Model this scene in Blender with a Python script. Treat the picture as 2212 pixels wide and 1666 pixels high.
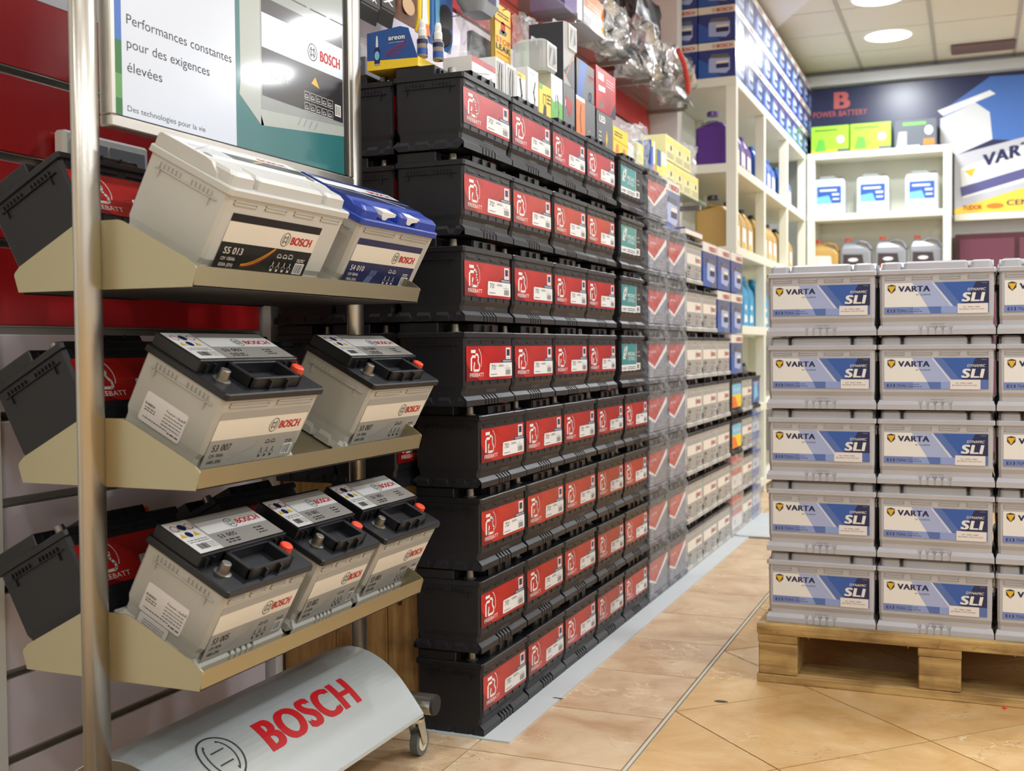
import bpy, bmesh, math, random
from mathutils import Vector, Matrix
random.seed(7)
for o in list(bpy.data.objects): bpy.data.objects.remove(o)
SC = bpy.context.scene
COL = SC.collection
R = math.radians
# ---------------------------------------------------------------- camera
F, YAW, PIT, ROL, CH = 2436.44, 0.38861, 0.03350, -0.00810, 0.8937
fw = Vector((-math.sin(YAW)*math.cos(PIT), math.cos(YAW)*math.cos(PIT), -math.sin(PIT)))
rt = Vector((math.cos(YAW), math.sin(YAW), 0)); up = rt.cross(fw)
r2 = rt*math.cos(ROL)+up*math.sin(ROL); u2 = up*math.cos(ROL)-rt*math.sin(ROL)
cd = bpy.data.cameras.new('camera'); cam = bpy.data.objects.new('camera', cd); COL.objects.link(cam)
cd.sensor_width = 36; cd.lens = 36*F/2212; cd.clip_start = .05
cam.matrix_world = Matrix(((r2.x, u2.x, -fw.x, 0), (r2.y, u2.y, -fw.y, 0), (r2.z, u2.z, -fw.z, CH), (0, 0, 0, 1)))
cd.dof.use_dof = True; cd.dof.focus_distance = 2.3; cd.dof.aperture_fstop = 39.65/7.0
SC.camera = cam
# ---------------------------------------------------------------- world, exposure
w = bpy.data.worlds.new('world'); SC.world = w; w.use_nodes = True
w.node_tree.nodes['Background'].inputs[0].default_value = (.75, .85, 1, 1)
w.node_tree.nodes['Background'].inputs[1].default_value = .35
SC.view_settings.view_transform = 'Standard'; SC.view_settings.look = 'None'
SC.view_settings.exposure = -0.12; SC.view_settings.gamma = 1; SC.view_settings.use_curve_mapping = False
# ---------------------------------------------------------------- ceiling lamp light sources (one under each lamp disc built below)
LAMPS = [(-.55, 8.15), (-.55, 7.25), (-.55, 5.4), (-.55, 3.6), (-.55, 1.6), (1.5, 8.15), (1.5, 6.4), (1.5, 4.2), (1.5, 2.2), (1.5, .3),
         (2.5, 7.3), (2.5, 4.2), (2.5, 1.6), (-.55, -.6), (1.1, -1.2)]
CZ = 3.0
for i, (x, y) in enumerate(LAMPS):
    ld = bpy.data.lights.new('lamp_light', 'AREA'); ld.shape = 'DISK'; ld.size = .28; ld.energy = (13 if x < 0 else 27) if y < 2 else 31
    ld.color = (.91, .955, 1); ld.spread = R(180)
    lo = bpy.data.objects.new('lamp_light', ld); COL.objects.link(lo); lo.location = (x, y, CZ-.012)
# ================================================================ materials
MATS = {}
def M(name, col, rough=.5, metal=0, spec=.5, noise=0, nscale=20, bump=0, bscale=200, bdist=.002, alpha=1, trans=0, emit=0, coat=0, crough=.15, col2=None, sx=(1, 1, 1)):
    if name in MATS: return MATS[name]
    m = bpy.data.materials.new(name); m.use_nodes = True; nt = m.node_tree; b = nt.nodes['Principled BSDF']
    b.inputs['Base Color'].default_value = (*col, 1); b.inputs['Roughness'].default_value = rough
    b.inputs['Metallic'].default_value = metal; b.inputs['Specular IOR Level'].default_value = spec
    b.inputs['Transmission Weight'].default_value = trans; b.inputs['Alpha'].default_value = alpha
    b.inputs['Coat Weight'].default_value = coat; b.inputs['Coat Roughness'].default_value = crough
    if emit: b.inputs['Emission Color'].default_value = (*col, 1); b.inputs['Emission Strength'].default_value = emit
    if noise or col2:
        tc = nt.nodes.new('ShaderNodeTexCoord'); mp = nt.nodes.new('ShaderNodeMapping'); n = nt.nodes.new('ShaderNodeTexNoise')
        mp.inputs['Scale'].default_value = sx
        n.inputs['Scale'].default_value = nscale; n.inputs['Detail'].default_value = 6
        r = nt.nodes.new('ShaderNodeValToRGB')
        c2 = col2 or tuple(c*(1-noise) for c in col)
        r.color_ramp.elements[0].color = (*c2, 1); r.color_ramp.elements[1].color = (*col, 1)
        r.color_ramp.elements[0].position = .35; r.color_ramp.elements[1].position = .65
        nt.links.new(tc.outputs['Object'], mp.inputs[0]); nt.links.new(mp.outputs[0], n.inputs[0])
        nt.links.new(n.outputs[0], r.inputs[0]); nt.links.new(r.outputs[0], b.inputs['Base Color'])
    if bump:
        tc = nt.nodes.new('ShaderNodeTexCoord'); n = nt.nodes.new('ShaderNodeTexNoise'); n.inputs['Scale'].default_value = bscale
        bp = nt.nodes.new('ShaderNodeBump'); bp.inputs['Strength'].default_value = bump; bp.inputs['Distance'].default_value = bdist
        nt.links.new(tc.outputs['Object'], n.inputs[0]); nt.links.new(n.outputs[0], bp.inputs['Height']); nt.links.new(bp.outputs[0], b.inputs['Normal'])
    MATS[name] = m; return m
def srgb(r, g, b):
    f = lambda c: ((c/255+.055)/1.055)**2.4 if c > 10 else c/255/12.92
    return (f(r), f(g), f(b))
def P(name, r, g, b, rough=.45, **k): return M(name, srgb(r, g, b), rough, **k)
black_case = P('black_case_plastic', 29, 30, 35, .4, spec=.4, bump=.15, bscale=900)
black_lid = P('black_lid_plastic', 24, 25, 29, .36, spec=.45, bump=.12, bscale=700)
grey_case = P('grey_case_plastic', 180, 178, 172, .4, noise=.05, nscale=9)
silver_case = P('silver_case_plastic', 182, 183, 190, .36, noise=.06, nscale=8)
white_case = P('pale_case_plastic', 196, 196, 192, .38)
blue_lid = P('blue_lid_plastic', 38, 66, 160, .33)
lead = P('lead_terminal', 150, 146, 140, .38, metal=.9, noise=.3, nscale=60)
red_cap = P('red_cap_plastic', 226, 70, 40, .4)
redl = P('print_red', 198, 38, 32, .3, col2=srgb(150, 22, 24), nscale=5)
redd = P('print_dark_red', 120, 16, 22, .3)
wht = P('print_white', 228, 229, 228, .4)
cream = P('print_cream', 226, 220, 208, .4)
navy = P('print_navy', 28, 38, 84, .35)
blk = P('print_black', 22, 22, 24, .32)
txt = P('print_text_dark', 50, 48, 48, .5)
boschred = P('print_letter_red', 190, 34, 34, .4)
greyp = P('print_grey', 160, 158, 154, .4)
greyd = P('print_midgrey', 96, 98, 100, .4)
orng = P('print_orange', 228, 120, 40, .35)
yel = P('print_yellow', 240, 205, 40, .35)
grn = P('print_green', 96, 176, 62, .35)
tealp = P('print_teal', 52, 140, 140, .3)
bluep = P('print_blue', 50, 92, 172, .3)
blu2 = P('print_pale_blue', 140, 160, 214, .3)
blu3 = P('print_mid_blue', 84, 112, 178, .3)
blu4 = P('print_lilac_blue', 164, 178, 220, .3)
skyp = P('print_sky', 120, 190, 225, .35)
gold = P('print_gold', 222, 178, 50, .3)
brownp = P('print_brown', 90, 50, 36, .4)
brush = P('brushed_steel', 196, 192, 184, .34, metal=1, bump=.06, bscale=300, noise=.08, nscale=4)
traym = P('satin_tray_metal', 180, 172, 142, .34, metal=.9, bump=.03, bscale=500)
alum = P('aluminium_groove', 176, 172, 164, .35, metal=.9)
rubber = P('grey_rubber', 92, 98, 96, .6)
darkrub = P('black_plug_plastic', 24, 24, 25, .6)
zinc = P('zinc_steel', 205, 196, 176, .35, metal=.7)
redpan = P('red_slat_panel', 182, 32, 36, .28, noise=.12, nscale=1.2)
whitepan = P('white_slat_panel', 222, 214, 226, .4)
paint = P('white_wall_paint', 226, 228, 228, .6, bump=.05, bscale=80)
shelfw = P('cream_shelf_board', 226, 227, 212, .45)
ceilm = P('ceiling_tile_paint', 214, 212, 200, .75, bump=.1, bscale=160)
gridm = P('ceiling_grid_metal', 170, 168, 160, .5)
boardm = P('pale_blue_grey_board', 196, 202, 204, .45, noise=.06, nscale=6)
covm = P('silver_painted_cover', 190, 198, 200, .34, metal=.35, bump=.08, bscale=1500)
paper = P('sticker_paper', 226, 222, 222, .5)
grout = P('floor_grout', 128, 118, 98, .8)
clearpl = M('clear_plastic_film', (.9, .93, .96), .08, spec=1, alpha=.22, bump=1, bscale=40, bdist=.02, coat=1, crough=.05)
frost = M('frosted_plastic', (.78, .84, .84), .35, alpha=.75); clearbox = M('clear_box_plastic', (.8, .86, .86), .2, alpha=.45)
glassm = M('greenish_shelf_glass', (.42, .55, .50), .06, spec=.9, alpha=.22)
foil = M('crinkled_plastic_wrap', (.82, .84, .86), .16, metal=.45, bump=1, bscale=45, bdist=.012, col2=(.16, .17, .18), nscale=14)
lampm = M('lamp_diffuser', (1, .98, .94), .5, emit=9)

def wood(name, c1, c2, axis):
    if name in MATS: return MATS[name]
    m = bpy.data.materials.new(name); m.use_nodes = True; nt = m.node_tree; b = nt.nodes['Principled BSDF']; b.inputs['Roughness'].default_value = .65
    tc = nt.nodes.new('ShaderNodeTexCoord'); mp = nt.nodes.new('ShaderNodeMapping')
    sc = {'x': (1.2, 14, 14), 'y': (14, 1.2, 14), 'z': (14, 14, 1.2)}[axis]; mp.inputs['Scale'].default_value = sc
    n = nt.nodes.new('ShaderNodeTexNoise'); n.inputs['Scale'].default_value = 4; n.inputs['Detail'].default_value = 8; n.inputs['Distortion'].default_value = .6
    r = nt.nodes.new('ShaderNodeValToRGB'); r.color_ramp.elements[0].color = (*c2, 1); r.color_ramp.elements[1].color = (*c1, 1)
    r.color_ramp.elements[0].position = .36; r.color_ramp.elements[1].position = .62
    n2 = nt.nodes.new('ShaderNodeTexNoise'); n2.inputs['Scale'].default_value = 9; n2.inputs['Detail'].default_value = 5
    r2_ = nt.nodes.new('ShaderNodeValToRGB'); r2_.color_ramp.elements[0].color = (.28, .25, .2, 1); r2_.color_ramp.elements[1].color = (1, 1, 1, 1)
    r2_.color_ramp.elements[0].position = .25; r2_.color_ramp.elements[1].position = .5
    mx = nt.nodes.new('ShaderNodeMixRGB'); mx.blend_type = 'MULTIPLY'; mx.inputs[0].default_value = .8
    L = nt.links.new
    L(tc.outputs['Object'], mp.inputs[0]); L(mp.outputs[0], n.inputs[0]); L(n.outputs[0], r.inputs[0]); L(tc.outputs['Object'], n2.inputs[0]); L(n2.outputs[0], r2_.inputs[0])
    L(r.outputs[0], mx.inputs[1]); L(r2_.outputs[0], mx.inputs[2]); L(mx.outputs[0], b.inputs['Base Color'])
    bp = nt.nodes.new('ShaderNodeBump'); bp.inputs['Strength'].default_value = .35; bp.inputs['Distance'].default_value = .003
    L(n.outputs[0], bp.inputs['Height']); L(bp.outputs[0], b.inputs['Normal'])
    MATS[name] = m; return m
pal_x = wood('pallet_wood_long', srgb(196, 166, 108), srgb(150, 116, 68), 'x')
pal_z = wood('pallet_wood_block', srgb(190, 160, 104), srgb(150, 118, 70), 'x')
crate_w = wood('pine_crate_wood', srgb(198, 160, 104), srgb(168, 128, 76), 'z')

def stone(name, base, dark, light):
    m = bpy.data.materials.new(name); m.use_nodes = True; nt = m.node_tree; b = nt.nodes['Principled BSDF']; b.inputs['Roughness'].default_value = .3
    L = nt.links.new
    g = nt.nodes.new('ShaderNodeNewGeometry')
    oi = nt.nodes.new('ShaderNodeObjectInfo'); ad = nt.nodes.new('ShaderNodeVectorMath'); ad.operation = 'ADD'
    sc = nt.nodes.new('ShaderNodeVectorMath'); sc.operation = 'SCALE'; sc.inputs['Scale'].default_value = 30
    L(oi.outputs['Random'], sc.inputs[0]); L(g.outputs['Position'], ad.inputs[0]); L(sc.outputs[0], ad.inputs[1])
    n = nt.nodes.new('ShaderNodeTexNoise'); n.inputs['Scale'].default_value = 5; n.inputs['Detail'].default_value = 9; n.inputs['Roughness'].default_value = .65; n.inputs['Distortion'].default_value = .8
    L(ad.outputs[0], n.inputs[0])
    r = nt.nodes.new('ShaderNodeValToRGB'); r.color_ramp.elements[0].position = .33; r.color_ramp.elements[1].position = .68
    r.color_ramp.elements[0].color = (*dark, 1); r.color_ramp.elements[1].color = (*light, 1); e = r.color_ramp.elements.new(.5); e.color = (*base, 1)
    L(n.outputs[0], r.inputs[0])
    def vein(scale, dist, c, lo, hi, prev):
        mp = nt.nodes.new('ShaderNodeMapping'); mp.inputs['Scale'].default_value = (1, 2.2, 1); mp.inputs['Rotation'].default_value = (0, 0, .6)
        L(ad.outputs[0], mp.inputs[0])
        v = nt.nodes.new('ShaderNodeTexNoise'); v.inputs['Scale'].default_value = scale; v.inputs['Detail'].default_value = 5; v.inputs['Distortion'].default_value = dist
        L(mp.outputs[0], v.inputs[0])
        s = nt.nodes.new('ShaderNodeMath'); s.operation = 'SUBTRACT'; s.inputs[1].default_value = .5; L(v.outputs[0], s.inputs[0])
        a = nt.nodes.new('ShaderNodeMath'); a.operation = 'ABSOLUTE'; L(s.outputs[0], a.inputs[0])
        k = nt.nodes.new('ShaderNodeMapRange'); k.inputs[1].default_value = lo; k.inputs[2].default_value = hi; k.inputs[3].default_value = 1; k.inputs[4].default_value = 0
        L(a.outputs[0], k.inputs[0])
        m2 = nt.nodes.new('ShaderNodeTexNoise'); m2.inputs['Scale'].default_value = 4.5; L(ad.outputs[0], m2.inputs[0])
        k2 = nt.nodes.new('ShaderNodeMapRange'); k2.inputs[1].default_value = .5; k2.inputs[2].default_value = .62; L(m2.outputs[0], k2.inputs[0])
        mu = nt.nodes.new('ShaderNodeMath'); mu.operation = 'MULTIPLY'; L(k.outputs[0], mu.inputs[0]); L(k2.outputs[0], mu.inputs[1])
        mx = nt.nodes.new('ShaderNodeMixRGB'); L(mu.outputs[0], mx.inputs[0]); L(prev, mx.inputs[1]); mx.inputs[2].default_value = (*c, 1)
        return mx.outputs[0]
    o = vein(3, 2.2, srgb(242, 222, 184), .0, .009, r.outputs[0])
    o = vein(4.4, 2.8, srgb(140, 92, 58), .0, .008, o)
    L(o, b.inputs['Base Color']); return m
tile_a = stone('beige_marble_tile', srgb(204, 176, 142), srgb(184, 148, 112), srgb(216, 194, 162))
tile_b = stone('golden_marble_tile', srgb(204, 166, 112), srgb(188, 144, 90), srgb(216, 184, 136))
# ================================================================ mesh helpers
class MB:
    def __init__(s): s.v = []; s.f = []; s.m = []; s.mats = []
    def mi(s, m):
        if m not in s.mats: s.mats.append(m)
        return s.mats.index(m)
    def add(s, vs, fs, m):
        k = len(s.v); i = s.mi(m); s.v += [tuple(v) for v in vs]
        for f in fs: s.f.append(tuple(k+a for a in f)); s.m.append(i)
        return s
    def box(s, x0, x1, y0, y1, z0, z1, m, c=0):
        if c <= 0:
            vs = [(x0, y0, z0), (x1, y0, z0), (x1, y1, z0), (x0, y1, z0), (x0, y0, z1), (x1, y0, z1), (x1, y1, z1), (x0, y1, z1)]
            return s.add(vs, [(3, 2, 1, 0), (4, 5, 6, 7), (0, 1, 5, 4), (1, 2, 6, 5), (2, 3, 7, 6), (3, 0, 4, 7)], m)
        c = min(c, (x1-x0)*.49, (y1-y0)*.49, (z1-z0)*.49)
        cx, cy = (x0+x1)/2, (y0+y1)/2
        return s.loft([rr((x1-x0)/2-c, (y1-y0)/2-c, 0, cx, cy, z0), rr((x1-x0)/2, (y1-y0)/2, c, cx, cy, z0+c), rr((x1-x0)/2, (y1-y0)/2, c, cx, cy, z1-c), rr((x1-x0)/2-c, (y1-y0)/2-c, 0, cx, cy, z1)], m)
    def loft(s, rings, m, cap=True, closed=True):
        n = len(rings[0]); vs = [p for r in rings for p in r]; fs = []
        for i in range(len(rings)-1):
            for j in range(n if closed else n-1):
                a = i*n+j; b = i*n+(j+1) % n; fs.append((a, b, b+n, a+n))
        if cap: fs.append(tuple(reversed(range(n)))); fs.append(tuple((len(rings)-1)*n+j for j in range(n)))
        return s.add(vs, fs, m)
    def prism(s, pts, axis, a, b, m):
        q = {'x': lambda p, t: (t, p[0], p[1]), 'y': lambda p, t: (p[0], t, p[1]), 'z': lambda p, t: (p[0], p[1], t)}[axis]
        n = len(pts); vs = [q(p, a) for p in pts]+[q(p, b) for p in pts]
        return s.add(vs, [tuple(range(n))[::-1], tuple(range(n, 2*n))]+[(i, (i+1) % n, (i+1) % n+n, i+n) for i in range(n)], m)
    def cyl(s, p0, p1, r0, r1, m, n=14, sc=(1, 1)):
        p0 = Vector(p0); p1 = Vector(p1); d = (p1-p0).normalized()
        a = d.orthogonal().normalized(); b = d.cross(a)
        if abs(d.z) > .99: a = Vector((1, 0, 0)); b = Vector((0, 1, 0)) if d.z > 0 else Vector((0, -1, 0))
        rings = [[tuple(p+a*math.cos(t*2*math.pi/n)*r*sc[0]+b*math.sin(t*2*math.pi/n)*r*sc[1]) for t in range(n)] for p, r in ((p0, r0), (p1, r1))]
        return s.loft(rings, m)
    def lathe(s, prof, m, n=16, cx=0, cy=0):
        rings = [[(cx+r*math.cos(t*2*math.pi/n), cy+r*math.sin(t*2*math.pi/n), z) for t in range(n)] for r, z in prof]
        return s.loft(rings, m)
    def tube(s, pts, r, m, n=8):
        pts = [Vector(p) for p in pts]; rings = []
        for i, p in enumerate(pts):
            d = (pts[min(i+1, len(pts)-1)]-pts[max(i-1, 0)]).normalized()
            a = d.cross(Vector((0, 0, 1))); a = a.normalized() if a.length > .05 else d.cross(Vector((0, 1, 0))).normalized(); b = a.cross(d)
            rings.append([tuple(p+a*math.cos(t*2*math.pi/n)*r+b*math.sin(t*2*math.pi/n)*r) for t in range(n)])
        return s.loft(rings, m)
    def mesh(s, name):
        me = bpy.data.meshes.new(name); me.from_pydata(s.v, [], s.f)
        for m in s.mats: me.materials.append(m)
        me.polygons.foreach_set('material_index', s.m)
        me.validate(); me.update()
        return me
    def build(s, name, parent=None, loc=(0, 0, 0), rot=(0, 0, 0), fix=True, smooth=False):
        me = s.mesh(name)
        if fix:
            bm = bmesh.new(); bm.from_mesh(me); bmesh.ops.recalc_face_normals(bm, faces=bm.faces); bm.to_mesh(me); bm.free()
        if smooth: me.polygons.foreach_set('use_smooth', [True]*len(me.polygons))
        return link(name, me, parent, loc, rot)
def link(name, me, parent=None, loc=(0, 0, 0), rot=(0, 0, 0)):
    o = bpy.data.objects.new(name, me); COL.objects.link(o); o.parent = parent; o.location = loc; o.rotation_euler = rot; return o
def rr(hx, hy, r, cx=0, cy=0, z=0, k=1):
    r = min(r, hx, hy); out = []
    for sx, sy, a0 in ((1, 1, 0), (-1, 1, 90), (-1, -1, 180), (1, -1, 270)):
        for j in range(k+1):
            a = R(a0+90*j/k); out.append((cx+sx*(hx-r)+r*math.cos(a), cy+sy*(hy-r)+r*math.sin(a), z))
    return out
def tag(o, label, cat, group=None):
    o['label'] = label; o['category'] = cat
    if group: o['group'] = group
    return o
def thing(name, label, cat, loc=(0, 0, 0), rot=(0, 0, 0), group=None):
    o = bpy.data.objects.new(name, None); COL.objects.link(o); o.location = loc; o.rotation_euler = rot; o.empty_display_size = .05
    return tag(o, label, cat, group)
def struct(o): o['kind'] = 'structure'; return o
def copy_tree(o, parent=None):
    c = o.copy(); COL.objects.link(c); c.parent = parent
    for ch in list(o.children): copy_tree(ch, c)
    return c
PROTO = {}
def place(key, maker, loc, rot, label, cat, group=None):
    if key not in PROTO: o = maker(); PROTO[key] = o
    else: o = copy_tree(PROTO[key])
    o.location = loc; o.rotation_euler = rot; tag(o, label, cat)
    if group: o['group'] = group
    elif 'group' in o: del o['group']
    return o
# ---- lettering
TXC = {}
def glyphs(t, bold, res=2):
    k = (t, bold, res)
    if k in TXC: return TXC[k]
    cu = bpy.data.curves.new('t', 'FONT'); cu.body = t; cu.size = 1; cu.resolution_u = res; cu.space_character = 1+bold*2.4; cu.fill_mode = 'BOTH' if False else 'FRONT'
    ob = bpy.data.objects.new('t', cu); COL.objects.link(ob)
    dg = bpy.context.evaluated_depsgraph_get(); me = ob.evaluated_get(dg).to_mesh()
    vs = [(v.co.x, v.co.y) for v in me.vertices]; fs = [tuple(p.vertices) for p in me.polygons]
    ob.evaluated_get(dg).to_mesh_clear(); bpy.data.objects.remove(ob); bpy.data.curves.remove(cu)
    x0 = min((v[0] for v in vs), default=0); vs = [(v[0]-x0, v[1]) for v in vs]; wd = max((v[0] for v in vs), default=1)
    TXC[k] = (vs, fs, wd); return TXC[k]
class D:
    """flat print: coordinates u (right), v (up) on a face, each layer a hair above the last"""
    def __init__(s, fn, eps=.00012): s.b = MB(); s.fn = fn; s.eps = eps
    def poly(s, m, pts, L=0):
        a = sum(pts[i][0]*pts[(i+1) % len(pts)][1]-pts[(i+1) % len(pts)][0]*pts[i][1] for i in range(len(pts)))
        if a < 0: pts = pts[::-1]
        s.b.add([s.fn(u, v, s.eps*(L+1)) for u, v in pts], [tuple(range(len(pts)))], m); return s
    def rect(s, m, u0, v0, u1, v1, L=0): return s.poly(m, [(u0, v0), (u1, v0), (u1, v1), (u0, v1)], L)
    def text(s, m, t, u, v, h, w=None, bold=0, sh=0, L=3, al='l', cuts=0):
        vs, fs, wd = glyphs(t, bold, 5 if cuts or h > .012 else 3)
        if cuts:
            bm = bmesh.new(); bv = [bm.verts.new((x, y, 0)) for x, y in vs]
            for f in fs:
                try: bm.faces.new([bv[i] for i in f])
                except ValueError: pass
            for c in range(1, cuts): bmesh.ops.bisect_plane(bm, geom=bm.verts[:]+bm.edges[:]+bm.faces[:], plane_co=(0, .76*c/cuts-.01, 0), plane_no=(0, 1, 0))
            bm.verts.index_update(); vs = [(q.co.x, q.co.y) for q in bm.verts]; fs = [tuple(q.index for q in f.verts) for f in bm.faces]; bm.free()
        k = h/.73; kx = k if w is None else w/max(wd, 1e-6)
        if al == 'r': u -= wd*kx
        if al == 'c': u -= wd*kx/2
        st = [(0, 0)] if bold < .004 else ([(-.6, 0), (.6, 0)] if bold < .02 else [(-1, -.35), (1, .35), (-1, .35), (1, -.35), (0, 0)])
        for i, (a, c) in enumerate(st):
            s.b.add([s.fn(u+x*kx+y*k*sh+a*bold*1.5*min(kx, k), v+y*k+c*bold*1.2*k, s.eps*(L+1+i*.18)) for x, y in vs], fs, m)
        return s
    def stroke(s, m, pts, w, L=3):
        for i in range(len(pts)-1):
            (x0, y0), (x1, y1) = pts[i], pts[i+1]; d = math.hypot(x1-x0, y1-y0) or 1e-9; nx, ny = -(y1-y0)/d*w/2, (x1-x0)/d*w/2
            ex, ey = (x1-x0)/d*w*.25, (y1-y0)/d*w*.25
            s.poly(m, [(x0+nx-ex, y0+ny-ey), (x0-nx-ex, y0-ny-ey), (x1-nx+ex, y1-ny+ey), (x1+nx+ex, y1+ny+ey)], L)
        return s
    def disc(s, m, cx, cy, rx, ry=None, L=1, n=18):
        ry = ry or rx; return s.poly(m, [(cx+rx*math.cos(2*math.pi*i/n), cy+ry*math.sin(2*math.pi*i/n)) for i in range(n)], L)
    def ring(s, m, cx, cy, r, w, L=3, a0=0, a1=360, n=20, ry=None):
        ry = ry or r
        p = [(cx+r*math.cos(R(a0+(a1-a0)*i/n)), cy+ry*math.sin(R(a0+(a1-a0)*i/n))) for i in range(n+1)]; return s.stroke(m, p, w, L)
    def bars(s, m, u0, v0, u1, v1, n=9, L=4):
        rnd = random.Random(n); st = (u1-u0)/n
        for i in range(n): s.rect(m, u0+i*st, v0, u0+i*st+st*rnd.uniform(.3, .7), v1, L)
        return s
    def lines(s, m, u0, v0, u1, n, gap, h, L=3, seed=1):
        rnd = random.Random(seed)
        for i in range(n):
            u = u0
            while u < u1-h:
                wd = rnd.uniform(h*1.5, h*5); s.rect(m, u, v0-i*gap, min(u+wd, u1), v0-i*gap+h, L); u += wd+h
        return s
    def build(s, name, parent, loc=(0, 0, 0), rot=(0, 0, 0)): return s.b.build(name, parent, loc, rot, fix=False)
def faceX(x, y0, z0): return lambda u, v, e: (x+e, y0+u, z0+v)          # facing +X
def faceZ(z, y0, x0): return lambda u, v, e: (x0-v, y0+u, z+e)          # facing up, read from +X side
def faceNY(y, x0, z0): return lambda u, v, e: (x0+u, y-e, z0+v)         # facing -Y
def armature(d, m, cx, cy, r, L=3):                                      # circle emblem with armature inside
    d.ring(m, cx, cy, r, r*.12, L); d.ring(m, cx, cy, r*.62, r*.1, L, 120, 240, 8); d.ring(m, cx, cy, r*.62, r*.1, L, -60, 60, 8)
    for sg in (-1, 1):
        d.stroke(m, [(cx+sg*r*.3, cy-r*.62), (cx+sg*r*.3, cy+r*.62)], r*.13, L)
    d.stroke(m, [(cx-r*.3, cy+r*.3), (cx+r*.3, cy+r*.3)], r*.13, L); d.stroke(m, [(cx-r*.3, cy-r*.3), (cx+r*.3, cy-r*.3)], r*.13, L)
def carpict(d, m, x, y, s, L=4, van=False):
    if van: d.stroke(m, [(x, y), (x, y+s*.6), (x+s*.7, y+s*.6), (x+s, y+s*.3), (x+s, y), (x, y)], s*.1, L)
    else: d.stroke(m, [(x, y), (x, y+s*.25), (x+s*.2, y+s*.5), (x+s*.65, y+s*.5), (x+s*.85, y+s*.28), (x+s, y+s*.2), (x+s, y), (x, y)], s*.1, L)
    d.disc(m, x+s*.25, y, s*.12, L=L+1, n=8); d.disc(m, x+s*.75, y, s*.12, L=L+1, n=8)
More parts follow.
